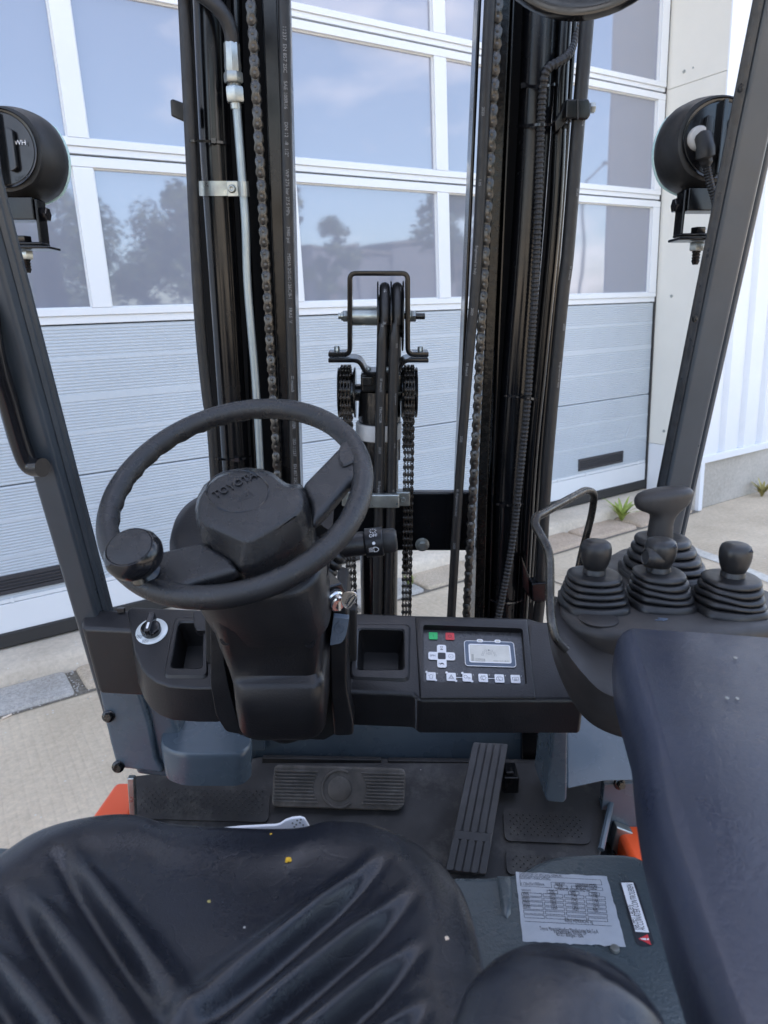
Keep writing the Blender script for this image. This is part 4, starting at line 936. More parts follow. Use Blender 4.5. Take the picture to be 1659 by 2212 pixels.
# ---- leaf chains: every link an object of its own
def link_mesh(name, m, pitch, w, stack, thick, waist=.72, pin=.0034):
    b = MB(); out = []; R_ = w / 2
    for cx, a0 in ((0, 90), (pitch, -90)):
        for k in range(7): a = radians(a0 - 18 + (216) * k / 6); out.append((cx + R_ * cos(a), R_ * sin(a)))
        out.append((pitch / 2, -R_ * waist if cx == 0 else R_ * waist))
    # x along the chain, y across, z through the stack
    pts = out
    for z in stack: b.ext([V((x, y, z)) for x, y in pts], V((0, 0, thick)), 0)
    z0, z1 = min(stack) - .0016, max(stack) + thick + .0012
    for cx in (0, pitch):
        b.lathe([(pin * .8, 0), (pin, .0006), (pin, z1 - z0 - .0006), (pin * .8, z1 - z0)], V((cx, 0, z0)), EZ, 8, 0)
    o = b.build(name, m, None, smooth=40, bevel=.0005, seg=1, wn=False); return o
def place_chain(cname, path_fn, n, pitch, proto, parent, ax_fn):
    outer, inner = proto; prev = None
    for i in range(n):
        src = outer if i % 2 == 0 else inner
        o = src.copy(); COL.objects.link(o); o.name = 'chain_link'; o.parent = parent
        p, d, nrm = path_fn(i)
        y = nrm.cross(d).normalized(); R3 = Matrix((d, y, nrm)).transposed().to_4x4(); o.matrix_local = Matrix.Translation(p) @ R3
PITCH_C = .0195
lo = link_mesh('chain_link', 'chain', PITCH_C, .0175, [-.0075, -.0015, .0045], .0028)
li = link_mesh('chain_link', 'chain', PITCH_C, .0165, [-.0045, .0015], .0028)
def side_chain(p0, p1, off, n0, n1):
    a, c = MP(*p0, off), MP(*p1, off); d = (c - a).normalized()
    e = empty('lift_chain'); e.parent = fk
    b = MB(); b.ext([a - d * .1 + EX * -.0055 + MN * .008, a - d * .1 + EX * .0055 + MN * .008, c + d * .3 + EX * .0055 + MN * .008, c + d * .3 + EX * -.0055 + MN * .008], MN * .003)
    bpy.data.objects.remove(e); e = b.build('lift_chain', 'grease', fk, smooth=0)
    rr = random.Random(n0)
    def fn(i):
        p = a + d * PITCH_C * (i - n0) + EX * rr.uniform(-.0005, .0005); return p, d, -MN
    place_chain('c', fn, n0 + n1, PITCH_C, (lo, li), e, None)
side_chain((543, 15), (597, 977), -.010, 2, 62)
side_chain((1076, 10), (1022, 1042), -.010, 2, 66)

# ---- centre: crossbar, free lift cylinder, chain wheels, hose pulley
def mrect(name, x0, y0, x1, y1, off, depth, m, parent=None, bev=.003):
    return mbar([(x0, y0), (x1, y0), (x1, y1), (x0, y1)], off, depth, name, m, parent, bev)
cbar = mrect('mast_crossbar', 640, 1064, 1024, 1190, .035, .022, 'mast', bev=.004)
bolt(MP(912, 1176, .035), -MN, .0095, .012, 'crossbar_bolt', 'zinc', cbar, 1.65)
def ctube(name, prof, x0, y0, off, d, m, parent=None, n=26):
    b = MB(); b.lathe(prof, MP(x0, y0, off), d, n); return b.build(name, m, parent or fk, smooth=45)
CO = .085
k_ = m_per_px(MP(818, 950, CO))
cyl = ctube('free_lift_cylinder', [(43 * k_, 0), (43 * k_, .9)], 818, 955, CO, -MV, 'mast')
ctube('cylinder_ring', [(44.5 * k_, 0), (44.5 * k_, .014), (43.5 * k_, .02)], 818, 946, CO, -MV, 'iron', cyl)
ctube('nylon_collar', [(47.5 * k_, 0), (49 * k_, .002), (49 * k_, .033), (47 * k_, .035)], 818, 911, CO, -MV, 'white', cyl)
ctube('cylinder_head', [(43 * k_, 0), (43.5 * k_, .03), (45 * k_, .06), (40 * k_, .085), (38 * k_, .090)], 819, 842, CO, -MV, 'iron', cyl)
hd = mrect('head_block', 779, 806, 868, 848, CO - .04, .08, 'iron', cyl, .006)
b = MB(); b.ext([MP(*q, CO - .045) for q in ((780, 812), (806, 812), (806, 834), (780, 836))], MN * .012); b.build('head_boss', 'iron', cyl, bevel=.004)
def ribbon(name, px, off, th, wd, m, parent, fil=.012, bev=.0015):
    pts = fillet([MP(*q, off) for q in px], fil, 5); rings = []
    for i, p in enumerate(pts):
        d = (pts[min(i + 1, len(pts) - 1)] - pts[max(i - 1, 0)]).normalized(); s = d.cross(MN).normalized()
        rings.append([p + s * th / 2, p - s * th / 2, p - s * th / 2 + MN * wd, p + s * th / 2 + MN * wd])
    b = MB(); b.loft(rings); return b.build(name, m, parent, smooth=38, bevel=bev, seg=2)
br = ribbon('pulley_bracket', [(709, 766), (755.5, 766), (755.5, 590.5), (881, 590.5), (881, 766), (926, 766)], CO - .055, .0095, .045, 'mast', fk)
ribbon('bracket_foot', [(709, 779), (776, 779), (790, 808), (858, 808), (872, 779), (926, 779)], CO - .058, .0085, .07, 'mast', br)
for x, y in ((728, 761), (908, 762), (796, 806), (836, 806)):
    b = MB(); b.lathe([(.0058, 0), (.0058, .011), (.0048, .0125), (.002, .0125), (.002, .008)], MP(x, y, CO - .030), MV, 14); b.build('socket_screw', 'zinc', br)
AX0 = MP(790, 683, CO - .030)
b = MB(); xs0, xs1 = MP(762, 683, CO - .030).x, MP(816, 683, CO - .030).x
b.cyl(V((xs0, AX0.y, AX0.z)), V((xs1, AX0.y, AX0.z)), .0185, 24); b.build('spacer_tube', 'zinc', br)
b = MB(); b.cyl(V((xs0 - .022, AX0.y, AX0.z)), V((xs1 + .095, AX0.y, AX0.z)), .0062, 12); b.build('axle', 'iron', br)
b = MB(); xn = MP(753, 683, CO - .03).x; b.hexa(V((xn, AX0.y, AX0.z)), -EX, .0125, .011); b.lathe([(.0085, 0), (.0085, .004), (.0062, .005), (.0062, .010)], V((xn - .0105, AX0.y, AX0.z)), -EX, 12)
xb = MP(884, 683, CO - .03).x; b.lathe([(.013, 0), (.013, .0025)], V((xb, AX0.y, AX0.z)), EX, 16); b.hexa(V((xb + .0025, AX0.y, AX0.z)), EX, .0125, .011); b.build('axle_bolt', 'zinc', br)
PR = .068
for i, x in enumerate((816.5, 844.5, 870)):
    b = MB(); xx = MP(x, 683, CO - .03).x; b.lathe([(.012, -.0012), (PR, -.0014), (PR + .001, 0), (PR, .0014), (.012, .0012)], V((xx, AX0.y, AX0.z)), EX, 44); b.build('pulley_disc', 'mast', br)
b = MB(); b.cyl(V((MP(817, 683, CO - .03).x, AX0.y, AX0.z)), V((MP(870, 683, CO - .03).x, AX0.y, AX0.z)), .042, 30); b.build('pulley_hub', 'iron', br)
for (xt, lower) in ((831, [(826, 700), (822.5, 850), (820, 1000), (818.5, 1075), (817, 1200), (815, 1345), (812, 1500)]), (857.5, [(853, 700), (849, 850), (846.5, 1000), (845, 1075), (842, 1200), (838, 1345), (833, 1500)])):
    xc = MP(xt, 683, CO - .03).x; rh = .0555; arc = []
    for k in range(15):
        a = radians(-15 + 205 * k / 14); arc.append(V((xc, AX0.y, AX0.z)) + MN * (cos(a) * rh) + MV * (sin(a) * rh))
    down = [MP(*q, CO - .03 - rh + .004 * min(i, 2)) for i, q in enumerate(lower)]
    path = [arc[0] - MV * .3] + arc + crom(down, 4)
    path = [V((xc, p.y, p.z)) if i < 16 else p for i, p in enumerate(path)]
    b = MB(); b.tube(path, .0103, 14); h = b.build('hose', 'hose', fk, smooth=60)
    b = MB(); s_ = .3 + .06
    ws_ = ((.075, '06'), (.05, '2020'), (.1, 'III manuli'), (.03, 'TRACTOR'), (.05, '2020'), (.06, 'III Engineered'), (.09, '2020')) if xt < 840 else ((.06, 'III manuli'), (.10, '|||||||'), (.09, 'Engineered'), (.08, '10 05'), (.09, '|||||'))
    for gap, w_ in ws_: s_ += gap; s_ += tube_text(b, w_, path, s_, .0103, .0052 if xt < 840 else .0036, V((.05 if xt < 840 else .6, -1, .1)))
    b.build('hose_lettering', 'hoseprint', h, smooth=0)
zc = mbar([(764, 1069), (863, 1069), (863, 1098), (764, 1098)], CO - .03 - .0555 - .014, .014, 'hose_bracket', 'zinc', bev=.003)
for x in (754, 870):
    mbar([(x - 16, 1063), (x + 16, 1063), (x + 16, 1094), (x - 16, 1094)], .018, .026, 'bracket_block', 'zinc', zc, .003)
    b = MB(); b.lathe([(.0062, 0), (.0062, .003), (.0052, .0048), (.0026, .0048), (.0026, .002)], MP(x, 1080, .018), -MN, 16); b.build('socket_screw', 'zinc', zc)
# chain wheels on the cylinder head and their chains
cl_o = link_mesh('chain_link', 'chainb', .0165, .0150, [-.0105, -.0035, .0035, .0085], .0022)
cl_i = link_mesh('chain_link', 'chainb', .0165, .0142, [-.0075, -.0005, .0062], .0022)
for side, (xc_, xl, xr, xd, xdn) in enumerate(((748, 731, 769, 760, 762), (883, 867, 901, 882, 878))):
    wc = MP(xc_, 848, CO)
    R_ = 53 * m_per_px(wc)
    b = MB(); x0, x1 = MP(xl, 848, CO).x, MP(xr, 848, CO).x
    b.lathe([(R_ * .35, 0), (R_, .0), (R_ * 1.02, .002), (R_, .004), (R_ * .84, .0055), (R_ * .84, x1 - x0 - .0055), (R_, x1 - x0 - .004), (R_ * 1.02, x1 - x0 - .002), (R_, x1 - x0), (R_ * .35, x1 - x0)], V((x0, wc.y, wc.z)), EX, 44)
    wl = b.build('chain_wheel', 'iron', fk, smooth=40)
    b = MB(); b.cyl(V((wc.x, wc.y, wc.z)), V((MP(818, 848, CO).x, wc.y, wc.z)), .018, 16); b.build('wheel_axle', 'iron', wl)
    rc_ = R_ * .84 + .008; path = []
    a_ = pi / 2 + 1.1
    while a_ > -1.0 - 0: 
        pass; break
    pts = []
    for k in range(40):
        ang = pi * .95 - k * (.0165 / rc_)
        if ang < -pi: break
        pts.append((ang))
    path = [V((wc.x, wc.y, wc.z)) + MN * (-cos(pi - a)) * rc_ * -1 + MV * sin(a) * rc_ for a in []]
    # from behind the wheel, over the top, down the front
    P_ = []
    for k in range(9): P_.append(V((wc.x, wc.y, wc.z)) + MN * rc_ - MV * (.0165 * (8 - k)))
    nA = int(pi * rc_ / .0165)
    for k in range(1, nA + 1):
        a = k * .0165 / rc_; P_.append(V((wc.x, wc.y, wc.z)) + MN * (cos(a) * rc_) + MV * (sin(a) * rc_))
    last = P_[-1]; tgt = MP(xdn, 1330, CO - rc_); dd = (tgt - last).normalized()
    for k in range(1, 36): P_.append(last + dd * .0165 * k)
    b = MB(); b.ext([P_[0] + EX * -.008, P_[0] + EX * .008, P_[6] + EX * .008, P_[6] + EX * -.008], MN * .002); ch = b.build('lift_chain', 'grease', fk, smooth=0)
    for i in range(len(P_) - 1):
        src = cl_o if i % 2 == 0 else cl_i; o = src.copy(); COL.objects.link(o); o.name = 'chain_link'; o.parent = ch
        d = (P_[i + 1] - P_[i]).normalized(); nrm = EX; y = nrm.cross(d).normalized(); o.matrix_local = Matrix.Translation(P_[i]) @ Matrix((d, y, nrm)).transposed().to_4x4()
for o in (lo, li, cl_o, cl_i): bpy.data.objects.remove(o)
b = MB(); b.cyl(MP(877, 1186, CO - .04), MP(877, 1232, CO - .04), .006, 10); b.tube([MP(868, 1226, CO - .046), MP(876, 1230, CO - .05), MP(888, 1222, CO - .046)], .0012, 6); b.build('chain_anchor', 'gloss', cbar)
# ------------------------------------------------------------------ dash
DP0, DPN = V((0, .95, 1.0117)), V((0, -(1.0858 - 1.0117), .13)).normalized()
def dp(px, py, up=0.0): return PL(px, py, DP0 + DPN * up, DPN)
def slab(pts, vec, name, m, parent=None, r=0.0, bev=.008, up=0.0, seg=4):
    poly = [dp(*q, up) for q in pts]
    if r: poly = round_poly(poly, r, 5)
    b = MB(); b.ext(poly, vec); return b.build(name, m, parent or fk, bevel=bev, seg=seg)
def rim_pocket(outer, inner, name, m, m2, parent, h=.0035, depth=.055, r_o=.010, r_i=.007):
    o0 = round_poly([dp(*q, .0003) for q in outer], r_o, 5); i0 = round_poly([dp(*q, .0003) for q in inner], r_i, 5)
    co_, ci = sum(o0, V()) / len(o0), sum(i0, V()) / len(i0)
    s = lambda ps, c, f, up: [c + (p - c) * f + DPN * up for p in ps]
    b = MB(); b.loft([s(o0, co_, 1, 0), s(o0, co_, .93, h)], cap0=False, cap1=False)
    b.loft([s(o0, co_, .93, h), s(i0, ci, 1.06, h), s(i0, ci, 1.0, h - .002)], cap0=False, cap1=False)
    b.loft([s(i0, ci, 1.0, h - .002), s(i0, ci, .98, -.012), s(i0, ci, .86, -depth * .85), s(i0, ci, .78, -depth)], cap0=False, cap1=True, mi=1)
    o = b.build(name, [m, m2], parent, smooth=30)
    cut = MB(); cut.loft([s(i0, ci, 1.05, .02), s(i0, ci, 1.05, -.02), s(i0, ci, .99, -depth - .004)])
    return o, cut
# right half
PR_O, PR_I = [(760, 1349), (887, 1349), (885, 1473), (755, 1468)], [(775, 1361), (872, 1363), (872, 1448), (771, 1448)]
dash = slab([(755, 1322), (896, 1327), (1140, 1333), (1152, 1337), (1166, 1341), (1250, 1343), (1262, 1512), (1156, 1512), (905, 1512), (893, 1500), (748, 1494)], V((0, .006, -.062)), 'dashboard', 'dash', bev=.009)
DR = [(914, 1353), (1128, 1361), (1138, 1482), (914, 1476)]
cutd = MB(); rp_ = round_poly([dp(*q) for q in DR], .005, 4); cutd.ext([p + DPN * .03 for p in rp_], DPN * -.0365)
bake(dash)
pk, pcut = rim_pocket(PR_O, PR_I, 'storage_pocket', 'dash', 'pocket', fk, depth=.05)
carve(dash, [pcut])
shelf = slab([(897, 1330), (1139, 1336), (1158, 1508), (907, 1508)], DPN * -.006, 'display_surround', 'dash', up=.0045, bev=.003, seg=3)
cutd2 = MB(); cutd2.ext([p + DPN * .03 for p in rp_], DPN * -.0385)
bake(shelf); carve(shelf, [MB().ext([p + DPN * .03 for p in rp_], DPN * -.05)])
carve(dash, [cutd2])
# display panel with printed keys
UPD = -.0055
dpan = MB(); dpan.ext([p + DPN * (UPD - .001) for p in [dp(*q) for q in ((915, 1355), (1127, 1362), (1137, 1480), (915, 1475))]], DPN * -.003)
disp = dpan.build('display_panel', 'glassblk', fk, smooth=0)
def zc_(cx, cy):  # crop (1640,2460, x3.318) -> picture units
    return ((1640 + cx / 3.318) / 1.8517, (2460 + cy / 3.318) / 1.8517)
def dk(cx, cy, up=.0004):
    x, y = zc_(cx, cy); return dp(x, y, UPD + up)
UXd = (dk(560, 560) - dk(250, 550)).normalized(); UYd = DPN.cross(UXd).normalized()
PXM = (dk(600, 560) - dk(200, 560)).length / 400        # metres per crop pixel
def quad_key(cx, cy, w, h, m, r=14, up=.0004, th=.0005):
    c = dk(cx, cy, up); b = MB(); b.ext([c + (UXd * x + UYd * y) * PXM for x, y in rrect(w, h, r, 4)], DPN * th); return b, c + DPN * (th + .00015)
def stroke(b, c, pts, w=3.2, mi=1, closed=False):
    """thin flat strokes (crop pixels, y down) on the key face"""
    P = [c + (UXd * x - UYd * y) * PXM for x, y in pts]
    n = len(P)
    for i in range(n if closed else n - 1):
        a, q = P[i], P[(i + 1) % n]; d = (q - a).normalized(); s = DPN.cross(d) * w * PXM / 2; e = d * w * PXM * .35
        b.face([a - s - e, q - s + e, q + s + e, a + s - e], mi)
def circ(r, n=18, a0=0, a1=360): return [(r * cos(radians(a0 + (a1 - a0) * k / n)), r * sin(radians(a0 + (a1 - a0) * k / n))) for k in range(n + 1)]
b, c = quad_key(308, 278, 118, 116, 'green'); stroke(b, c, [(0, -20), (0, 20)], 5); b.build('display_key', ['green', 'ink'], disp, smooth=0)['label'] = 'green key with a bar'
b, c = quad_key(529, 284, 118, 116, 'red'); stroke(b, c, circ(21), 5); b.build('display_key', ['red', 'ink'], disp, smooth=0)['label'] = 'red key with a ring'
# four-way key
cc_ = (421, 546)
b = MB(); c = dk(*cc_); arm = 62
outl = []
for q in range(4):
    a = q * 90
    for x, y in ((178, -50), (178, 50), (62, 62)):
        ca, sa = cos(radians(a)), sin(radians(a)); outl.append((x * ca - y * sa, x * sa + y * ca))
poly = []
for q in range(4):
    ca, sa = cos(radians(q * 90)), sin(radians(q * 90))
    for x, y in ((62, -62), (150, -62), (165, -58), (174, -48), (178, -34), (178, 34), (174, 48), (165, 58), (150, 62)):
        poly.append((x * ca - y * sa, x * sa + y * ca))
b.ext([c + (UXd * x + UYd * y) * PXM for x, y in poly], DPN * .0005)
b.ext([c + DPN * .0006 + (UXd * x + UYd * y) * PXM for x, y in rrect(104, 102, 16, 4)], DPN * .0002, 1)
c2 = c + DPN * .0007
def at_(dx, dy): return c2 + (UXd * dx - UYd * dy) * PXM
text(b, 'SPH', at_(-121, 12), UXd, UYd, 30 * PXM, 1, 'c')
stroke(b, at_(121, 0), circ(31), 3.5); stroke(b, at_(121, 0), [(0, 0), (-14, 10)], 4); stroke(b, at_(121, 0), [(0, 0), (8, -2)], 4)
stroke(b, at_(0, -122), [(-18, -26), (18, -26), (3, 0), (18, 26), (-18, 26), (-3, 0)], 4, closed=True); b.face([at_(-14, -98), at_(14, -98), at_(6, -106), at_(-6, -106)], 1)
b.face([at_(-22, 126)] + [at_(2 + 24 * cos(radians(180 - k * 20)), 126 - 20 * sin(radians(k * 20))) for k in range(1, 9)] + [at_(26, 126)], 1); stroke(b, at_(0, 122), [(-40, -8), (-22, 2)], 7); stroke(b, at_(0, 126), [(-14, 0), (-18, 12)], 6); stroke(b, at_(0, 126), [(18, 0), (28, 10)], 6)
b.build('display_key', ['print', 'ink'], disp, smooth=0)['label'] = 'white four way key cross'
icons = [(280, 815, 0), (547, 823, 1), (759, 830, 2), (971, 837, 3), (1187, 844, 4), (1400, 851, 5)]
for cx, cy, k in icons:
    b, c = quad_key(cx, cy, 122, 122, 'print')
    if k == 0:
        stroke(b, c, [(-18, 30), (-18, -8)] + [(-18 + 18 - 18 * cos(radians(a)), -8 - 18 * sin(radians(a))) for a in range(0, 181, 30)] + [(18, 30), (-18, 30)], 4)
        for a in (0, 40, 140, 180): stroke(b, c, [(30 * cos(radians(a)), -8 - 30 * sin(radians(a))), (40 * cos(radians(a)), -8 - 40 * sin(radians(a)))], 4)
    if k == 1: stroke(b, c, [(-34, 26), (0, -32), (34, 26)], 4, closed=True); stroke(b, c, [(-19, 17), (0, -15), (19, 17)], 4, closed=True)
    if k == 2:
        stroke(b, c, [(x - 22, y - 8) for x, y in circ(22, 16, 20, 320)] + [(6, -4)], 4)
        for i in range(3): stroke(b, c, [(2 + i * 10, 6 - i * 5), (24 + i * 12, 28 - i * 6)], 3.5)
    if k == 3: stroke(b, c, [(-40, -8), (-20, -20), (20, -20), (40, -8), (22, 24), (-22, 24)], 4, closed=True); stroke(b, c, [(-20, -18), (4, 36)], 4); stroke(b, c, [(-28, -26), (-18, -38), (0, -32), (18, -38), (28, -26)], 3)
    if k == 4: stroke(b, c, [(-38, -16), (38, -16), (38, 26), (-38, 26)], 4, closed=True); stroke(b, c, [(-20, -14), (6, 36)], 4); stroke(b, c, [(-24, -24), (-14, -36), (0, -30), (14, -36), (24, -24)], 3)
    if k == 5:
        stroke(b, c, [(-38, -22), (38, -22), (38, 18), (-38, 18)], 4, closed=True)
        for i in (-14, 0, 14): stroke(b, c, [(i, -8), (i + 4, 4), (i - 2, 16), (i + 3, 32)], 4)
    if k < 3:
        for dx, dy in ((-60, -60), (60, 60)):
            p = c + (UXd * dx - UYd * dy) * PXM - DPN * .0004; b.lathe([(17 * PXM, 0), (17 * PXM, .0008), (14 * PXM, .0012)], p, DPN, 14)
    text(b, str(k), c + (UXd * 72 + UYd * 36) * PXM - DPN * .0004, UXd, UYd, 20 * PXM, 0)
    if k in (1, 3): b.ext([c + (UXd * x + UYd * y) * PXM - DPN * .0006 for x, y in ((61, -8), (150, -8), (150, -1), (61, -1))], DPN * .0003)
    b.build('display_key', ['print', 'ink'], disp, smooth=0)['label'] = 'white key with a ' + ['beacon', 'hazard triangle', 'lamp', 'front wiper', 'rear wiper', 'rear heater'][k] + ' symbol'
# screen
b = MB(); cs = dk(1058, 516); rot = rrect(660, 390, 40, 5)
def scr(pts, up=0): return [cs + (UXd * x + UYd * y) * PXM + DPN * up for x, y in pts]
b.loft([scr(rrect(672, 402, 44, 5)), scr(rrect(672, 402, 44, 5), .0006), scr(rrect(656, 386, 36, 5), .0006)], cap1=False); b.face(scr(rrect(657, 387, 36, 5), .0005), 1)
b.loft([scr(rrect(558, 292, 30, 5), .0007), scr(rrect(558, 292, 30, 5), .0011), scr(rrect(526, 262, 12, 5), .0011), scr(rrect(526, 262, 12, 5), .0006)], cap1=False)
for dx in (-120, 118):
    p = cs + (UXd * dx + UYd * 201) * PXM; b.ext([p + (UXd * x + UYd * y) * PXM + DPN * .0006 for x, y in rrect(84, 50, 24, 5)], DPN * .0005); b.ext([p + (UXd * x + UYd * y) * PXM + DPN * .0011 for x, y in rrect(52, 28, 13, 5)], DPN * .0003, 2)
b.face(scr(rrect(527, 263, 8, 3), .00085), 2)
def sc(x, y): return cs + (UXd * x - UYd * y) * PXM + DPN * .00105
stroke(b, sc(-10, 0), circ(20, 16), 3, 3); stroke(b, sc(-10, 0), circ(34, 8, 150, 210), 3, 3); stroke(b, sc(-10, 0), circ(34, 8, -30, 30), 3, 3); text(b, 'P', sc(-17, 10), UXd, UYd, 20 * PXM, 3)
for x, y in ((-98, 22), (-84, -14), (-52, -44), (28, -42), (58, -12), (72, 26)): stroke(b, sc(x, y), [(-12, -12), (12, -12), (12, 12), (-12, 12)], 3, 3, True)
b.lathe([(13 * PXM, 0), (13 * PXM, .0001)], sc(-10, -52), DPN, 14, 3)
for i, ch in enumerate('SPH'): text(b, ch, sc(-184 + i * 42, 118), UXd, UYd, 28 * PXM, 3); stroke(b, sc(-174 + i * 42, 106), [(-18, -20), (18, -20), (18, 20), (-18, 20)], 2.5, 3, True)
text(b, '00012718.0', sc(40, 122), UXd, UYd, 20 * PXM, 3, width=200 * PXM)
for i in range(6): b.face([sc(-246, 20 + i * 18), sc(-216, 20 + i * 18), sc(-216, 30 + i * 18), sc(-246, 30 + i * 18)], 3)
b.build('screen', ['print', 'bluegrey', 'lcd', 'lcdink'], disp, smooth=0)
# left half
PL_O, PL_I = [(378, 1334), (447, 1334), (450, 1466), (353, 1466)], [(387, 1347), (440, 1347), (437, 1445), (369, 1444)]
dl = slab([(275, 1318), (283, 1310), (470, 1318), (470, 1486), (420, 1486), (366, 1482), (337, 1472), (316, 1456), (303, 1438), (290, 1406)], V((0, .004, -.062)), 'dashboard', 'dash', bev=.010)
bake(dl); pk2, pc2 = rim_pocket(PL_O, PL_I, 'storage_pocket', 'dash', 'pocket', fk, depth=.05); carve(dl, [pc2])
kc = dp(328, 1364, .0006); kr = (dp(362, 1364) - dp(294, 1364)).length / 2
b = MB(); b.lathe([(kr, 0), (kr, .0012), (kr * .97, .0016), (kr * .3, .0016)], kc, DPN, 40)
kd = b.build('brake_dial', ['dial', 'ink'], fk); kd['label'] = 'silver ringed dial with a parking brake symbol'
b = MB(); 
for (a, flag) in ((255, 1), (213, 0)):
    p = kc + (EX * cos(radians(a)) + DPN.cross(EX) * sin(radians(a))) * kr * .82 + DPN * .0018; ux_ = EX; uy_ = DPN.cross(EX)
    for r_, a0, a1 in ((.0030, 0, 360), (.0046, -40, 40), (.0046, 140, 220)):
        pp = [p + ux_ * r_ * cos(radians(a0 + (a1 - a0) * k / 12)) + uy_ * r_ * sin(radians(a0 + (a1 - a0) * k / 12)) for k in range(13)]; b.tube(pp, .00022, 4)
    text(b, 'P', p - ux_ * .0012 - uy_ * .0018 + DPN * .0002, ux_, uy_, .0034)
    if not flag: b.tube([p + ux_ * -.004 + uy_ * .004, p + ux_ * .004 - uy_ * .004], .00025, 4)
b.build('dial_symbols', 'ink', kd, smooth=0)
b = MB(); b.lathe([(kr * .62, .001), (kr * .62, .010), (kr * .56, .0125), (kr * .2, .0128)], kc, DPN, 32)
ux_, uy_ = EX, DPN.cross(EX)
b.ext(round_poly([kc + DPN * .006 + ux_ * x + uy_ * y for x, y in ((-.005, -.016), (.005, -.016), (.005, .022), (-.005, .022))], .003), DPN * .017)
b.build('dial_knob', 'gloss', kd, bevel=.0012, seg=2)
b = MB(); b.ext(round_poly([kc + DPN * .0231 + ux_ * x + uy_ * y for x, y in ((-.0016, -.011), (.0016, -.011), (.0016, .001), (-.0016, .001))], .001), DPN * .0003); b.build('dial_mark', 'print', kd, smooth=0)
b = MB(); b.ext(round_poly([dp(*q, .010) for q in ((417, 1318), (452, 1318), (457, 1350), (450, 1362), (424, 1362), (418, 1350))], .004), DPN * -.016); b.build('hinge_cap', 'dash', fk, bevel=.004)
# corner cover
b = MB(); b.ext([dp(*q, -.003) for q in ((176, 1340), (180, 1326), (196, 1316), (240, 1314), (262, 1317), (300, 1314), (330, 1450), (305, 1400), (268, 1360), (186, 1362))], V((0, .0, -.01)))
c1 = slab([(175, 1342), (180, 1326), (195, 1316), (240, 1315), (262, 1318), (306, 1316), (312, 1364), (178, 1358)], V((.012, .010, -.124)), 'corner_cover', 'dash', bev=.011, up=-.004)
b = MB(); b.box(dp(262, 1318, .0), (.012, .006, .008)); b.build('cover_clip', 'gloss', c1, bevel=.001)
# trims either side of the column
b = MB(); b.ext(round_poly([Yp(*q, .925) for q in ((454, 1350), (476, 1372), (486, 1440), (494, 1484), (521, 1587), (488, 1581), (466, 1545), (455, 1480))], .006), V((0, .09, .02))); b.build('side_trim', 'dash', fk, bevel=.007)
b = MB(); b.ext(round_poly([Yp(*q, .93) for q in ((722, 1300), (746, 1306), (752, 1345), (749, 1470), (752, 1500), (764, 1560), (763, 1590), (722, 1592), (714, 1500), (712, 1395))], .006), V((0, .10, .02))); b.build('side_trim', 'dash', fk, bevel=.007)

b = MB(); b.ext([Yp(*q, 1.0) for q in ((440, 1312), (770, 1316), (770, 1560), (700, 1600), (520, 1590), (450, 1540))], V((0, .02, 0))); b.build('dash_backing', 'pocket', fk, bevel=.003)
# ------------------------------------------------------------------ steering column
def hring(xl, xr, py, yf, dep, r, n=5, tilt=0.0, sk=0):
    p = Yp((xl + xr) / 2, py, yf); a, c = Yp(xl, py, yf).x, Yp(xr, py, yf).x
    return [V(((a + c) / 2 + x, yf + dep / 2 - y, p.z + (-y) * tilt)) for x, y in rrect(c - a, dep, r, n)]
b = MB()
b.loft([hring(398, 706, 1205, .80, .16, .03, tilt=.5), hring(418, 702, 1262, .795, .16, .035, tilt=.45), hring(446, 697, 1330, .805, .15, .026, tilt=.3), hring(466, 693, 1395, .825, .14, .022, tilt=.15), hring(489, 690, 1450, .842, .13, .018, tilt=.1), hring(494, 697, 1466, .836, .13, .018, tilt=.1), hring(497, 701, 1480, .830, .13, .020, tilt=.1), hring(503, 702, 1540, .838, .13, .022, tilt=.1), hring(510, 700, 1578, .848, .12, .022, tilt=.1), hring(516, 694, 1588, .856, .11, .02, tilt=.1), hring(530, 684, 1593, .87, .09, .02, tilt=.1)])
colm = b.build('steering_column_cover', 'dash', fk, smooth=60)
b = MB(); b.loft([hring(565, 668, 1585, .885, .06, .028), hring(570, 662, 1600, .89, .055, .026), hring(580, 650, 1606, .895, .045, .022)]); b.build('column_boot', 'rubber', colm, smooth=60)
for x, y in ((487, 1384), (668, 1389)):
    p = Yp(x, y, .815); b = MB(); b.lathe([(.0075, .002), (.0078, -.004), (.0045, -.004), (.0040, .001), (.002, .001)], p + V((0, .004, 0)), V((0, -1, .1)), 18); b.build('screw_recess', 'gloss', colm)
# upper shroud just under the wheel
WC = V((-.1847, .8586, 1.3465)); WN = V((-.1507, -.6373, 1.0)).normalized(); WR = .16
def wp(px, py, up=0.0): return PL(px, py, WC + WN * up, WN)
b = MB()
sh = [(362, 1180), (378, 1120), (400, 1090), (450, 1062), (560, 1050), (655, 1085), (694, 1130), (704, 1190), (690, 1260), (640, 1296), (500, 1305), (420, 1290), (385, 1245)]
top = [wp(*q, -.045) for q in sh]; c = sum(top, V()) / len(top)
low = [c + (p - c) * .92 - WN * .10 + V((0, -.01, 0)) for p in top]
rt = round_poly(top, .02, 3); rl_ = round_poly(low, .02, 3)
b.loft([[c + (p - c) * .8 + WN * .012 for p in rt], [c + (p - c) * .95 + WN * .006 for p in rt], rt, rl_])
shroud = b.build('column_shroud', 'dash', fk, smooth=50)
for qs in (((405, 1092), (437, 1098), (430, 1122), (402, 1118), (389, 1105)), ((670, 1128), (692, 1130), (714, 1145), (692, 1160), (664, 1150))):
    b = MB(); b.ext([wp(*q, -.038) for q in qs], WN * -.012); b.build('shroud_tab', 'dash', shroud, bevel=.002)

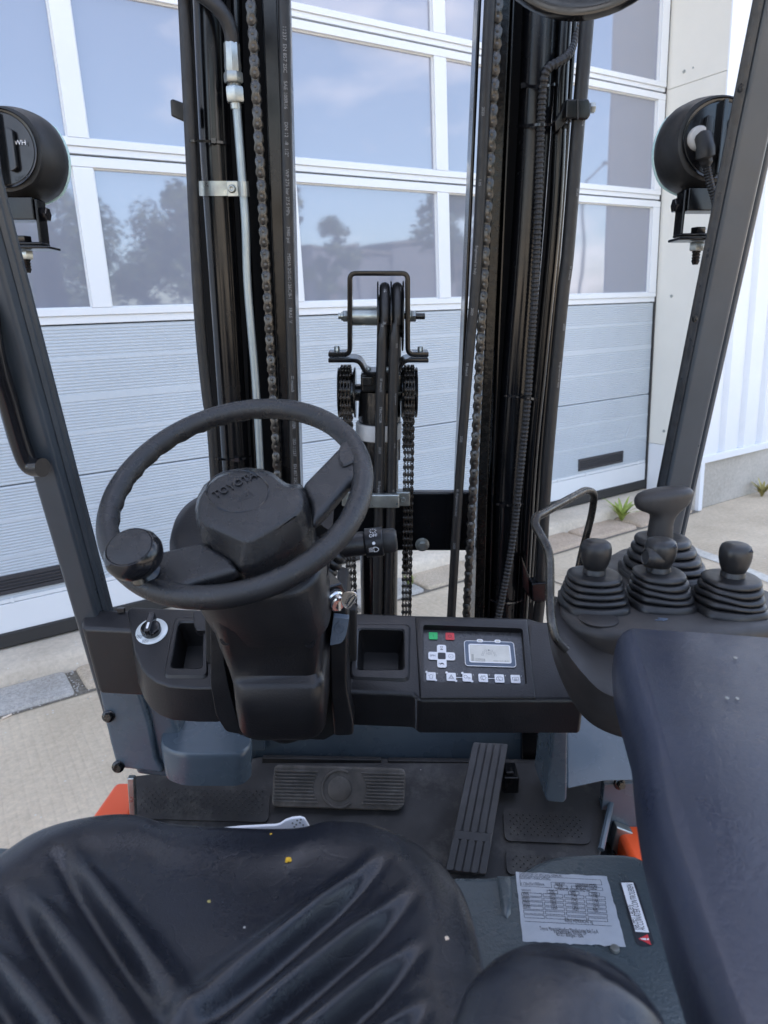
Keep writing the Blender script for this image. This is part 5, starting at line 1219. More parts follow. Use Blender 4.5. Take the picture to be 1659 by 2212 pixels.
# ------------------------------------------------------------------ steering wheel
wa = WN.cross(V((0, 0, 1))).normalized(); wa = wa if wa.x > 0 else -wa; wb = WN.cross(wa)
ring = []
NW = 96
rad = []
for k in range(NW):
    t = 2 * pi * k / NW; ring.append(WC + wa * cos(t) * WR + wb * sin(t) * WR)
b = MB(); rings = []
for k in range(NW):
    t = 2 * pi * k / NW; rdir = wa * cos(t) + wb * sin(t); rg = []
    deg = math.degrees(t) % 360
    grip = .0011 * cos(t * 34) if (95 < deg < 215 or 300 < deg < 345) else 0
    for j in range(16):
        a = 2 * pi * j / 16; inner = max(0, -cos(a))
        rr2 = .0138 + grip * (max(0, -sin(a)) * .4 + inner) ; rg.append(WC + rdir * (WR + cos(a) * rr2 * .98) + WN * sin(a) * rr2 * 1.04)
    rings.append(rg)
b.loft(rings, loop=True); wheel = b.build('steering_wheel', 'wheel', fk, smooth=60)
def wslab(pts, up, th, name, m, parent, bev=.006, r=0):
    poly = [wp(*q, up) for q in pts]; poly = round_poly(poly, r, 4) if r else poly
    b = MB(); b.ext(poly, WN * -th); return b.build(name, m, parent, bevel=bev, seg=4)
wslab([(650, 1046), (694, 1002), (729, 966), (758, 944), (785, 985), (797, 1020), (775, 1030), (757, 1036), (735, 1062), (700, 1103), (672, 1130), (668, 1085)], .009, .020, 'spoke', 'wheel', wheel, .008)
wslab([(440, 1168), (497, 1204), (514, 1230), (470, 1243), (422, 1256), (402, 1264), (392, 1274), (350, 1268), (306, 1250), (262, 1215), (300, 1192), (350, 1188), (395, 1178)], .009, .020, 'spoke', 'wheel', wheel, .008)
# spoke cover plate at the rim with its fine outline
pc = [wp(*q, .0105) for q in ((738, 960), (750, 948), (762, 958), (773, 975), (777, 990), (760, 1000), (742, 1007), (734, 998), (731, 978))]
b = MB(); b.tube(crom(pc + [pc[0]], 4), .0006, 5); b.build('plug_outline', 'dash', wheel)
b = MB(); cpl = sum(pc, V()) / len(pc); b.loft([pc, [cpl + (p - cpl) * .9 + WN * .0012 for p in pc]], cap0=False); b.build('spoke_plug', 'wheel', wheel, smooth=30)
pad_px = [(423, 1120), (421, 1098), (426, 1072), (440, 1047), (465, 1027), (497, 1014), (533, 1009), (566, 1012), (592, 1022), (608, 1036), (622, 1045), (650, 1044), (662, 1064), (668, 1090), (668, 1127), (652, 1157), (598, 1195), (548, 1222), (517, 1227), (496, 1208), (466, 1190), (437, 1168), (429, 1145)]
HP = .026
pad = [wp(*q, HP) for q in pad_px]
pc_ = wp(525, 1088, HP)
top_px = [(428, 1118), (427, 1097), (432, 1074), (445, 1051), (468, 1032), (498, 1020), (533, 1015), (564, 1018), (588, 1028), (604, 1041), (619, 1051), (646, 1053), (653, 1066), (654, 1082), (651, 1101), (637, 1114), (588, 1143), (540, 1170), (528, 1171), (505, 1162), (480, 1151), (446, 1137), (434, 1128)]
tp_ = [wp(*q, HP + .006) for q in top_px]; lo_ = [wp(*q, HP - .020) for q in pad_px]; tc_ = sum(tp_, V()) / len(tp_)
b = MB(); b.loft([[tc_ + (p - tc_) * .97 - WN * .050 for p in lo_], [p - WN * .012 for p in lo_], lo_, [a.lerp(c_, .90) - WN * .0014 for a, c_ in zip(lo_, tp_)], [tc_ + (p - tc_) * .985 + WN * .0006 for p in tp_], [tc_ + (p - tc_) * .80 + WN * .0018 for p in tp_], [tc_ + (p - tc_) * .3 + WN * .0026 for p in tp_]])
padm = b.build('horn_pad', 'wheel', wheel, smooth=24)
bv = padm.modifiers.new('bevel', 'BEVEL'); bv.width = .005; bv.segments = 3; bv.limit_method = 'ANGLE'; bv.angle_limit = radians(24)
w_n = padm.modifiers.new('wn', 'WEIGHTED_NORMAL'); w_n.keep_sharp = False
padm.data.polygons.foreach_set('use_smooth', [True] * len(padm.data.polygons))
for e_ in padm.data.edges: e_.use_edge_sharp = False
oc = wp(522, 1069, HP + .0066); oval = []
ex_, ey_ = (wp(575, 1046, HP) - wp(470, 1092, HP)).normalized(), None; ey_ = WN.cross(ex_)
def ppx(cx, cy, up=HP + .0086): return wp((650 + cx / 1.659) / 1.8517, (1750 + cy / 1.659) / 1.8517, up)
b = MB(); oo = []
for k in range(48):
    t = 2 * pi * k / 48; cx = 498 + 207 * cos(t); cy = 356 + 140 * sin(t); oo.append(ppx(cx, cy, HP + .0084))
b.tube(oo, .0009, 5, closed=True); b.build('pad_ring', 'gloss', wheel)
b = MB(); base0 = ppx(352, 408); base1 = ppx(632, 262); ux_ = (base1 - base0).normalized(); uy_ = WN.cross(ux_).normalized()
text(b, 'TOYOTA', base0, ux_, uy_, .0120, width=(base1 - base0).length)
v0 = list(b.v); f0 = list(b.f); b2 = MB(); 
for f in f0: b2.ext([v0[i] for i in f], WN * .0018)
hm = ppx(545, 398)
b2.add([hm + ux_ * x + uy_ * y for x, y in ((-.010, 0), (.010, 0), (.010, .0016), (-.010, .0016))], [(0, 1, 2, 3)])
b2.build('pad_lettering', 'wheel', wheel, smooth=0)
hs = MB(); hs.tube([hm + ux_ * x + uy_ * y for x, y in ((-.010, 0), (-.004, .0), (-.002, .005), (.008, .005), (.010, .001), (.010, -.003), (.003, -.003), (-.010, -.002))], .0005, 5); hs.build('horn_symbol', 'wheel', wheel)
# spinner knob
kb = wp(314, 1240, .008); ka = (WN * .9 + V((0, -.25, .3))).normalized()
b = MB(); b.lathe([(.018, -.004), (.019, .006), (.015, .010), (.0145, .016), (.024, .021), (.0302, .029), (.0318, .037), (.030, .045), (.0258, .0505), (.0250, .0506), (.0244, .0498), (.0236, .0508), (.018, .0524), (.008, .0532), (.001, .0534)], kb, ka, 40); b.build('spinner_knob', 'gloss', wheel, smooth=35)
b = MB(); b.lathe([(.0238, .0000), (.024, .0006), (.018, .0022), (.008, .0030), (.001, .0032)], kb + ka * .0505, ka, 36); b.build('knob_cap', 'wheel', wheel)

# ------------------------------------------------------------------ stalk, ignition, tilt lever
s0, s1 = Yp(668, 1186, .93), Yp(857, 1166, .93)
sd = (s1 - s0).normalized(); L_ = (s1 - s0).length; sx = m_per_px(s1)
b = MB(); b.lathe([(.0165, 0), (.0165, L_ * .62), (.0150, L_ * .645)], s0, sd, 24); stk = b.build('light_stalk', 'dash', fk, smooth=40)
b = MB(); b.lathe([(.0195, L_ * .645), (.0200, L_ * .65), (.0200, L_ * .835), (.0190, L_ * .845)], s0, sd, 28); b.build('stalk_ring', 'dash', stk)
b = MB(); b.lathe([(.0165, L_ * .845), (.0170, L_ * .86), (.0160, L_ * .975), (.0125, L_ * 1.0), (.009, L_ * 1.003)], s0, sd, 24, sq=.28); b.build('stalk_knob', 'rubber', stk, smooth=50)
b = MB(); rp0 = s0 + sd * L_ * .745; fr = V((-.1, -1, .25)); fr = (fr - sd * fr.dot(sd)).normalized(); upv = sd.cross(fr); upv = upv if upv.z > 0 else -upv
def onring(x, y):
    a = y / .0200; return rp0 + sd * x + (fr * cos(a) + upv * sin(a)) * .0203
def wrap_text(s, x0, y0, h):
    vs, fs, w = glyphs(s); k = h / .7; b.add([onring(x0 + (x - w / 2) * k, y0 + y * k) for x, y in vs], fs)
wrap_text('OFF', 0, .0080, .0046)
b.add([onring(.0022 * cos(2 * pi * k / 12), -.0005 + .0022 * sin(2 * pi * k / 12)) for k in range(12)], [list(range(12))])
for i in range(4): b.add([onring(x, y) for x, y in ((-.0075, -.0125 + i * .0018), (-.002, -.0125 + i * .0018), (-.002, -.0118 + i * .0018), (-.0075, -.0118 + i * .0018))], [(0, 1, 2, 3)])
dd_ = [(-.0008, -.0132), (.003, -.0128), (.0055, -.0105), (.0055, -.0085), (.003, -.0062), (-.0008, -.0058)]
for p, q in zip(dd_, dd_[1:] + dd_[:1]):
    d0 = V((q[0] - p[0], q[1] - p[1], 0)).normalized(); n0 = V((-d0.y, d0.x, 0)) * .0005
    b.add([onring(p[0] - n0.x, p[1] - n0.y), onring(q[0] - n0.x, q[1] - n0.y), onring(q[0] + n0.x, q[1] + n0.y), onring(p[0] + n0.x, p[1] + n0.y)], [(0, 1, 2, 3)])
for k in range(8):
    a0 = 2 * pi * k / 8; p = (.0 + .0030 * cos(a0), .0185 + .0030 * sin(a0)); q = (.0052 * cos(a0), .0185 + .0052 * sin(a0)); d0 = V((cos(a0), sin(a0), 0)); n0 = V((-d0.y, d0.x, 0)) * .0004
    b.add([onring(p[0] - n0.x, p[1] - n0.y), onring(q[0] - n0.x, q[1] - n0.y), onring(q[0] + n0.x, q[1] + n0.y), onring(p[0] + n0.x, p[1] + n0.y)], [(0, 1, 2, 3)])
b.build('stalk_print', 'print', stk, smooth=0)
# bellows from the shroud round the column joint
b = MB()
for i, (x, y, r_) in enumerate(((706, 1118, .024), (716, 1126, .024), (725, 1136, .023), (737, 1200, .014), (728, 1214, .015), (718, 1228, .016), (706, 1242, .017), (694, 1252, .018))):
    c = Yp(x - 10, y + 18 if i < 3 else y, .93 if i < 3 else .915); d = V((.9, .1, .35)) if i < 3 else V((.5, .1, .6)); b.lathe([(r_ * .6, -.0055), (r_ * .9, -.004), (r_, 0), (r_ * .9, .004), (r_ * .6, .0055)], c, d, 18)
b.build('column_bellows', 'boot', fk, smooth=60)
i0 = Yp(708, 1280, .865); idr = V((.55, -.72, -.28)).normalized(); i0 = i0
b = MB(); b.lathe([(.0225, -.03), (.0225, .010), (.0205, .012)], i0, idr, 6); b.lathe([(.0155, .012), (.015, .0155)], i0, idr, 24); ign = b.build('ignition_switch', 'gloss', fk, smooth=20, bevel=.001)
b = MB(); b.lathe([(.0135, .013), (.0135, .018), (.0118, .020), (.0118, .026), (.0100, .0275), (.004, .0275)], i0, idr, 28); b.box(i0 + idr * .027, (.0035, .015, .004), (idr.cross(EZ).normalized(), EZ, idr)); b.build('lock_cylinder', 'chrome', ign, smooth=30)
g0 = Yp(724, 1332, .905)
b = MB(); b.ext(round_poly([Yp(*q, .90) for q in ((716, 1292), (738, 1290), (748, 1300), (752, 1336), (722, 1338))], .006), V((0, .03, .0))); tl = b.build('tilt_lever_stem', 'dash', fk, bevel=.003)
LQ = ((720, 1333), (754, 1337), (748, 1372), (742, 1384), (736, 1390), (712, 1395))
lp = [Yp(*q, .888) for q in LQ]
b = MB(); b.ext(round_poly(lp, [.002, .002, .002, .006, .004, .002]), V((0, .010, .002))); tlv = b.build('tilt_lever', 'greylever', fk, bevel=.0016); tlv['label'] = 'light blue grey tilt lever with an embossed wheel symbol'
b = MB(); lc = Yp(733.5, 1357, .8872)
rg = [lc + EX * .0066 * cos(2 * pi * k / 24) + EZ * .0074 * sin(2 * pi * k / 24) for k in range(24)]; b.tube(rg, .0006, 5, closed=True)
b.tube([lc + EX * -.005 - EZ * .002, lc + EX * .005 - EZ * .003], .0005, 5); b.tube([lc + EX * .003 * cos(radians(a)) + EZ * (-.001 + .003 * sin(radians(a))) for a in range(0, 181, 20)], .0005, 5)
b.tube([lc + EZ * .003, lc + EZ * .010, lc + EZ * .008 + EX * .0022, lc + EZ * .010, lc + EZ * .008 - EX * .0022], .0006, 5)
for x in (-.0045, .0, .0045):
    for z in (-.0125, -.0165): b.lathe([(.0007, 0), (.0004, .0007)], lc + EX * x + EZ * z, -EY, 6)
b.build('lever_symbol', 'greylever', tlv)
# the key in the lock: a thing of its own
KEY = empty('ignition_key', mw=TM.copy()); tag(KEY, 'flat steel ignition key with slotted bow stuck in the lock right of the column', 'key')
kx = (Yp(767, 1292, .86) - Yp(739, 1282, .87)); 
kp = lambda cx, cy: Yp((1200 + cx / 5.53) / 1.8517, (2200 + cy / 5.53) / 1.8517, .835 - .00002 * (cx - 900))
bow = [kp(*q) for q in ((905, 1060), (912, 1010), (945, 965), (1000, 935), (1080, 920), (1170, 925), (1230, 950), (1262, 990), (1255, 1040), (1215, 1130), (1160, 1210), (1100, 1275), (1045, 1295), (1000, 1275), (950, 1215), (920, 1150))]
slot = [kp(*q) for q in ((1230, 990), (1190, 1000), (1120, 1060), (1060, 1150), (1040, 1225), (1045, 1262), (1080, 1245), (1150, 1160), (1205, 1080), (1235, 1020))]
b = MB(); tk = V((.0004, .0018, 0)); b.ext(bow, tk); kb_ = b.build('key_bow', 'keyface', KEY, smooth=30)
carve(kb_, [MB().ext([p - tk * 3 for p in slot], tk * 8)])
b = MB(); b.tube(slot, .0011, 6, closed=True); b.tube(bow, .0007, 5, closed=True); b.build('bow_rim', 'chrome', KEY)
b = MB(); bm_ = (kp(905, 1100) + kp(930, 980)) / 2; b.box((bm_ + (i0 + idr * .022)) / 2, ((bm_ - (i0 + idr * .022)).length, .0022, .008), ((bm_ - i0 - idr * .022).normalized(), frame_axes(bm_ - i0 - idr * .022)[1], frame_axes(bm_ - i0 - idr * .022)[0])); b.build('key_blade', 'chrome', KEY)
b = MB(); t0, t1 = kp(1108, 965), kp(1000, 1195); ux_ = (t1 - t0).normalized(); uy_ = ux_.cross(V((0, 1, 0))).normalized(); uy_ = uy_ if uy_.x > 0 else -uy_
text(b, 'TOYOTA', t0 + V((-.0012, -.0008, .0012)), ux_, uy_, .0036, width=(t1 - t0).length * 1.05); b.build('key_lettering', 'ink', KEY, smooth=0)
# ------------------------------------------------------------------ lever console
ZT = 1.238
def cz(px, py, z=ZT): return Zp(px, py, z)
top = [cz(1200, 1300), cz(1222, 1262), cz(1270, 1225), cz(1320, 1196), cz(1345, 1182), cz(1400, 1176), cz(1470, 1182), cz(1512, 1222), cz(1600, 1250), cz(1700, 1290), cz(1760, 1345), cz(1500, 1372), cz(1370, 1368), cz(1300, 1362), cz(1240, 1345), cz(1205, 1325)]
b = MB(); c = sum(top, V()) / len(top); rt = round_poly(top, .012, 3)
b.loft([[V((c.x + .05 + (p.x - c.x - .05) * .8, c.y + .02 + (p.y - c.y - .02) * .8, p.z - .13)) for p in rt], [p + V((0, 0, -.012)) for p in rt], [c + (p - c) * .985 + V((0, 0, -.004)) for p in rt], [c + (p - c) * .955 for p in rt]])
con = b.build('lever_console', 'dash2', fk, smooth=45)
# the left flank of the console: a scoop under the rim, a crease, then the dark lower side
Tc = [Zp(x, y, ZT - .006) for x, y in ((1197, 1296), (1204, 1322), (1222, 1338), (1248, 1348), (1284, 1356), (1330, 1360), (1380, 1362))]
Mc = [Yp(x, y, d) for (x, y), d in zip(((1188, 1318), (1198, 1362), (1220, 1402), (1256, 1450), (1296, 1490), (1345, 1510), (1392, 1514)), (.735, .70, .675, .655, .645, .640, .64))]
Bc = [Yp(x, y, d) for (x, y), d in zip(((1186, 1345), (1193, 1392), (1209, 1447), (1243, 1517), (1284, 1562), (1345, 1588), (1400, 1592)), (.75, .725, .71, .70, .70, .70, .70))]
Tc, Mc, Bc = crom(Tc, 5), crom(Mc, 5), crom(Bc, 5)
rows_ = [Tc]
for t, push in ((.18, .008), (.4, .020), (.62, .022), (.82, .012), (.95, .001)): rows_.append([a.lerp(c_, t) + V((push * .5, push, 0)) for a, c_ in zip(Tc, Mc)])
rows_ += [Mc, [a.lerp(c_, .12) + V((0, -.002, 0)) for a, c_ in zip(Mc, Bc)], [a.lerp(c_, .55) + V((0, -.004, 0)) for a, c_ in zip(Mc, Bc)], [a.lerp(c_, .9) for a, c_ in zip(Mc, Bc)], Bc, [p + V((.03, .06, .0)) for p in Bc]]
b = MB(); nC = len(Tc); vs = [p for r_ in rows_ for p in r_]
fs = [(j_ * nC + i_, j_ * nC + i_ + 1, (j_ + 1) * nC + i_ + 1, (j_ + 1) * nC + i_) for j_ in range(len(rows_) - 1) for i_ in range(nC - 1)]
b.add(vs, fs); fl = b.build('console_flank', 'dash2', fk, smooth=70); sm_ = fl.modifiers.new('thick', 'SOLIDIFY'); sm_.thickness = .005; sm_.offset = 0
b = MB(); p = cz(1396 - 0, 1338, ZT + .0005); p = cz(1372, 1340, ZT + .0005)
b = MB(); p = Zp(1392 - 2, 1337, ZT + .0006); 
b.lathe([(.021, 0), (.021, .001), (.018, .0022), (.004, .0026)], Zp(1293, 1338, ZT + .0004), EZ, 26); b.build('console_plug', 'dash2', con)
# printed symbols by the levers
b = MB()
o = Zp(1590, 1334, ZT + .0008); ux_, uy_ = V((.97, -.2, 0)), V((.2, .97, 0))
for pts in ([(-.016, 0), (.012, 0), (.012, .012), (-.016, .012), (-.016, 0)], [(-.010, .003), (-.010, .009)], [(-.004, .003), (-.004, .009)], [(-.010, .006), (-.004, .006)], [(.0, .003), (.008, .003)], [(.0, .006), (.008, .006)], [(.0, .009), (.008, .009)]):
    b.tube([o + ux_ * x + uy_ * y for x, y in pts], .0008, 5)
o = Zp(1436, 1341, ZT + .0008)
for pts in ([(-.010, 0), (.002, .003)], [(-.006, .006), (.004, .006)], [(-.002, .0), (.004, .006)]): b.tube([o + ux_ * x + uy_ * y for x, y in pts], .0006, 5)
b.build('console_symbols', 'bluegrey', con)

def boot(px, py, w_px, zb, h, folds, dx, dy, top_f=.62, sq=.30, name='lever_boot', squash=0, seed=0):
    base = Zp(px, py, zb); r0 = w_px / 2 * m_per_px(base); r = random.Random(seed); n = 36
    b = MB(); rings = []; N = folds * 8
    def sect(cx, cy, z, rad_, s, k):
        out = []
        for i in range(n):
            t = 2 * pi * i / n; c_, q_ = cos(t), sin(t); f = (1 - s) + s / max(abs(c_), abs(q_)) if s else 1
            dz = 0
            if squash: dz = squash * .5 * sin(2 * t + k * .9) * (1 - abs(2 * k - 1)) + squash * .35 * sin(t * 3 + 5 * k) * k * (1 - k)
            out.append(V((cx + c_ * rad_ * f, cy + q_ * rad_ * f, z + dz)))
        return out
    for j in range(N + 1):
        k = j / N; ph = (j % 8) / 8; wob = abs(sin(pi * (j / 8.0)))        # 0 at the valleys, 1 at the crests
        wob = wob ** .42
        base_r = r0 * (1 + (top_f - 1) * k ** 1.15)
        rad_ = base_r * (.66 + .34 * wob)
        zz = h * (k + .012 * sin(2 * pi * j / 8.0) * -2)
        rings.append(sect(base.x + dx * k * k, base.y + dy * k * k, base.z + zz, rad_, sq * (1 - .7 * k), k))
    b.loft(rings); top_c = base + V((dx, dy, h))
    rim = [sect(base.x, base.y, base.z - .003, r0 * 1.0, sq, 0), sect(base.x, base.y, base.z + .004, r0 * 1.0, sq, 0), sect(base.x, base.y, base.z + .006, r0 * .93, sq, 0)]
    b.loft(rim); o = b.build(name, 'boot', fk, smooth=70); return o, top_c, r0
def round_knob(c, w, parent, lean=V((0, 0, 1)), tick=True, wide=1.0):
    b = MB(); b.lathe([(.80 * w, -.008), (.80 * w, .000), (.74 * w, .0012), (.74 * w, .0022), (.78 * w, .003), (.93 * w, .009), (1.03 * w, .016), (1.06 * w, .022), (1.04 * w, .027), (.94 * w, .0315), (.74 * w, .0338), (.40 * w, .0348), (.10 * w, .0350)], c, lean, 32, sq=.08, ax=(V((wide, 0, 0)), V((0, 1, 0))))
    k = b.build('lever_knob', 'boot', parent, smooth=50)
    if tick:
        b = MB(); p = c + lean * .0300 + V((.42 * w, -.78 * w, -.0002)); b.box(p, (.010, .0016, .005), (EX, V((0, -.55, .83)), V((0, .83, .55)))); b.build('knob_mark', 'gloss', k, bevel=.0004, seg=1)
    return k
o1, t1_, r1_ = boot(1281, 1302, 146, ZT + .001, .035, 5, .0, .004, .76, sq=.42, seed=1); round_knob(t1_ + V((0, 0, .004)), .0162, o1, tick=False)
o2, t2_, r2_ = boot(1424, 1299, 142, ZT + .001, .036, 5, -.003, .004, .74, sq=.40, squash=.004, seed=2); kn = round_knob(t2_ + V((0, 0, .004)), .0165, o2)
b = MB(); cc = t2_ + V((-.012, -.006, .018)); b.lathe([(.012, -.010), (.0122, .0), (.0112, .006), (.0085, .008), (.0078, .0068), (.003, .0068)], cc, V((-1, -.15, .12)), 22); b.build('knob_button', 'boot', o2, smooth=50)
o3, t3_, r3_ = boot(1570, 1311, 148, ZT + .001, .035, 5, .004, .006, .78, sq=.42, squash=.006, seed=3); round_knob(t3_ + V((.001, 0, .004)), .0162, o3)
o4, t4_, r4_ = boot(1432, 1238, 182, ZT + .001, .048, 5, -.004, .006, .58, squash=.003, seed=4)
for o_, s_ in ((o1, 'boot of the leftmost round lever'), (o2, 'boot of the round lever with a side button'), (o3, 'crumpled boot of the rightmost round lever'), (o4, 'wide boot of the T shaped lever')): o_['label'] = s_
# T handle
b = MB(); D4 = t4_.y; rings = []
def trow(py, xl, xr, dep, e=2.4):
    p = Yp((xl + xr) / 2, py, D4); a, c_ = Yp(xl, py, D4).x, Yp(xr, py, D4).x; out = []
    for i in range(28):
        t = 2 * pi * i / 28; cx, sy = cos(t), sin(t)
        out.append(V(((a + c_) / 2 + (c_ - a) / 2 * (abs(cx) ** (2 / e)) * (1 if cx > 0 else -1), D4 + dep / 2 * (abs(sy) ** (2 / e)) * (1 if sy > 0 else -1), p.z)))
    return out
def tilt_(r_): return [V((p.x + (p.z - t4_.z) * .10, p.y, p.z + (t4_.x - p.x) * -.14)) for p in r_]
b.loft([tilt_(q_) for q_ in [trow(1174, 1397, 1455, .034), trow(1165, 1399, 1452, .032), trow(1150, 1400, 1450, .031), trow(1132, 1401, 1449, .031), trow(1118, 1402, 1452, .031), trow(1108, 1400, 1459, .031), trow(1101, 1392, 1468, .032), trow(1095, 1378, 1476, .033), trow(1089, 1369, 1481, .034), trow(1082, 1365, 1484, .035), trow(1073, 1363, 1487, .036), trow(1066, 1364, 1486, .036), trow(1060, 1368, 1481, .034), trow(1056, 1378, 1472, .030), trow(1053, 1396, 1452, .022), trow(1052, 1415, 1434, .010)]])
b.build('t_handle', 'dash2', o4, smooth=80)
mb = MB(); mb.box((.42, .80, .99), (.10, .12, .34)); mb.build('console_stem', 'mast', fk, bevel=.01)
mb = MB(); mb.box((.30, .20, 1.04), (.06, .10, .26)); mb.build('armrest_support', 'mast', fk, bevel=.01)
# guard rail
gr = [Yp(1224, 1404, .665), Yp(1200, 1380, .668), Yp(1190, 1340, .675), Yp(1188, 1290, .69), Yp(1188, 1215, .705), Yp(1184, 1186, .71), Yp(1155, 1133, .73), Yp(1158, 1117, .735), Yp(1265, 1058, .86), Yp(1285, 1064, .875), Yp(1279, 1110, .89), Yp(1254, 1205, .895), Yp(1246, 1250, .895)]
b = MB(); b.tube(fillet(gr, .018, 6), .0047, 12); b.build('guard_rail', 'chainb', fk, smooth=60)

# ------------------------------------------------------------------ armrest
AP0, APN = V((0, .62, 1.276)), V((0, -.137, 1)).normalized()
def arp(px, py): return PL(px, py, AP0, APN)
outl = [(1334, 1352), (1350, 1341), (1384, 1343), (1500, 1350), (1720, 1366), (1860, 1420), (1980, 1700), (2060, 2100), (2060, 2700), (1800, 2700), (1622, 2400), (1566, 2235), (1529, 2135), (1491, 2025), (1452, 1905), (1423, 1815), (1403, 1735), (1390, 1650), (1382, 1565), (1358, 1490), (1338, 1420)]
ao = [arp(*q) for q in outl]
ao = round_poly(ao, .016, 4); c = sum(ao, V()) / len(ao); Z_ = APN
# offset the outline inwards for the rolled edge
area = sum((ao[i - 1].x * ao[i].y - ao[i].x * ao[i - 1].y) for i in range(len(ao))); sg = 1 if area > 0 else -1
def inset(poly, d):
    out = []; n = len(poly)
    for i in range(n):
        a, p, q = poly[i - 1], poly[i], poly[(i + 1) % n]
        n1, n2 = APN.cross(p - a).normalized() * sg, APN.cross(q - p).normalized() * sg
        m = (n1 + n2); m = m / max(.5, m.length_squared / 2)
        out.append(p + m * d)
    return out
rings = []
for d, up in ((.012, -.058), (.003, -.054), (0, -.044), (0, -.024), (.0012, -.015), (.004, -.008), (.008, -.0035), (.0115, -.001), (.0135, 0)): rings.append([p + Z_ * up for p in inset(ao, d)])
b = MB(); b.loft(rings); b.build('armrest', 'arm', fk, smooth=80)
b = MB()
for q in ((1588, 1423), (1570, 1510), (1592, 1511)):
    p = arp(*q) + Z_ * .001; b.lathe([(.0016, 0), (.0012, .0006)], p, Z_, 7)
tag(b.build('dust_speck', 'lcdink', smooth=0), 'three pale specks of dirt on the big armrest', kind='stuff').matrix_world = TM.copy()

# ------------------------------------------------------------------ seat
SZ = 1.03
def sp(px, py, z=SZ): return Zp(px, py, z)
def sf(px, py): q = Zp(px, py, SZ - .011); return V((q.x, q.y, SZ))
front = [sf(-70, 1905), sf(0, 1852), sf(60, 1812), sf(120, 1788), sf(190, 1772), sf(255, 1765), sf(300, 1768), sf(345, 1780), sf(400, 1787), sf(480, 1790), sf(560, 1793), sf(630, 1793), sf(672, 1788), sf(706, 1779), sf(745, 1777), sf(800, 1784), sf(860, 1803), sf(915, 1834), sf(960, 1872), sf(998, 1922), sf(1022, 1980), sf(1040, 2050), sf(1052, 2120)]
rightx = front[-1].x
seatc = V((-.135, .42, SZ))
outline = [V((front[0].x - .012, .50, SZ)), ] + front + [V((rightx + .004, .44, SZ)), V((rightx + .0, .30, SZ)), V((rightx - .03, .20, SZ)), V((-.135, .17, SZ)), V((front[0].x + .02, .20, SZ)), V((front[0].x - .015, .30, SZ)), V((front[0].x - .018, .42, SZ))]
# resample by angle round the seat centre
import bisect
def outline_r(n):
    dense = crom(outline + [outline[0]], 6); ang = sorted((atan2(p.y - seatc.y, p.x - seatc.x), (p - seatc).length) for p in dense)
    out = []
    for k in range(n):
        a = -pi + 2 * pi * k / n; i = bisect.bisect([q[0] for q in ang], a); p, q = ang[i - 1], ang[i % len(ang)]
        a0, a1 = p[0], q[0]; 
        if a1 < a0: a1 += 2 * pi
        aa = a if a >= a0 - 1e-9 else a + 2 * pi
        t = (aa - a0) / max(1e-6, a1 - a0); out.append((a, p[1] + (q[1] - p[1]) * min(1, max(0, t))))
    return out
ridges = []
for q0, q1, w_, A_ in (((405, 2185), (826, 1850), .0205, .0080), ((470, 2250), (890, 1922), .0205, .0085), ((560, 2310), (908, 2034), .0200, .0080), ((660, 2370), (915, 2165), .019, .007),
                       ((380, 2150), (138, 1826), .0200, .0080), ((270, 2200), (44, 1908), .0215, .0085), ((160, 2270), (-46, 2030), .0210, .0085), ((60, 2330), (-96, 2170), .020, .007)):
    a, c_ = sp(*q0), sp(*q1); ridges.append((a, c_, w_, A_))
def seat_h(x, y):
    h = .006 * exp(-((x + .135) / .10) ** 2) * 0
    for a, c_, w_, A_ in ridges:
        d = c_ - a; L2 = d.x * d.x + d.y * d.y; t = ((x - a.x) * d.x + (y - a.y) * d.y) / L2
        nl = sqrt(L2); dist = ((x - a.x) * d.y - (y - a.y) * d.x) / nl
        if c_.x < a.x: dist = -dist
        env = 1.0
        if t > .60: env = max(0.0, 1 - (t - .60) / .44); env = env * env * (3 - 2 * env)
        if t < .30: e2 = max(0.0, min(1.0, (t + .25) / .55)); env *= .25 + .75 * e2 * e2 * (3 - 2 * e2)
        ww = w_ * (.60 + .40 * min(1, max(0, 1.1 - t)))
        h += A_ * 1.45 * env * (exp(-(dist / (ww * .62)) ** 2) - .85 * exp(-((dist - ww * .95) / (ww * .52)) ** 2))
    return h
NA, NR = 460, 130
rr_o = outline_r(NA); b = MB(); vs = [seatc + V((0, 0, seat_h(seatc.x, seatc.y)))]; fs = []
for j in range(1, NR + 1):
    f = j / NR; f = f ** .85
    for a, R_ in rr_o:
        x, y = seatc.x + cos(a) * R_ * f, seatc.y + sin(a) * R_ * f
        edge = (1 - f) * R_
        roll = .022; zz = 0
        if edge < roll: zz = -roll * .8 * (1 - sqrt(max(0, 1 - ((roll - edge) / roll) ** 2)))
        fade = min(1, max(0, (edge - .012) / .03))
        bol = .010 * exp(-((edge - .045) / .03) ** 2) * (0.5 + .5 * min(1, abs(x + .135) / .2))
        vs.append(V((x, y, SZ + zz + bol + seat_h(x, y) * fade)))
for k in range(NA): fs.append((0, 1 + k, 1 + (k + 1) % NA))
for j in range(NR - 1):
    o_ = 1 + j * NA
    for k in range(NA): fs.append((o_ + k, o_ + NA + k, o_ + NA + (k + 1) % NA, o_ + (k + 1) % NA))
o_ = 1 + (NR - 1) * NA; base_i = len(vs)
for zz, f in ((-.035, 1.004), (-.06, .995), (-.085, .96)):
    for a, R_ in rr_o: vs.append(V((seatc.x + cos(a) * R_ * f, seatc.y + sin(a) * R_ * f, SZ + zz)))
prev = o_
for s_ in range(3):
    nx = base_i + s_ * NA
    for k in range(NA): fs.append((prev + k, nx + k, nx + (k + 1) % NA, prev + (k + 1) % NA))
    prev = nx
fs.append([prev + k for k in range(NA)])
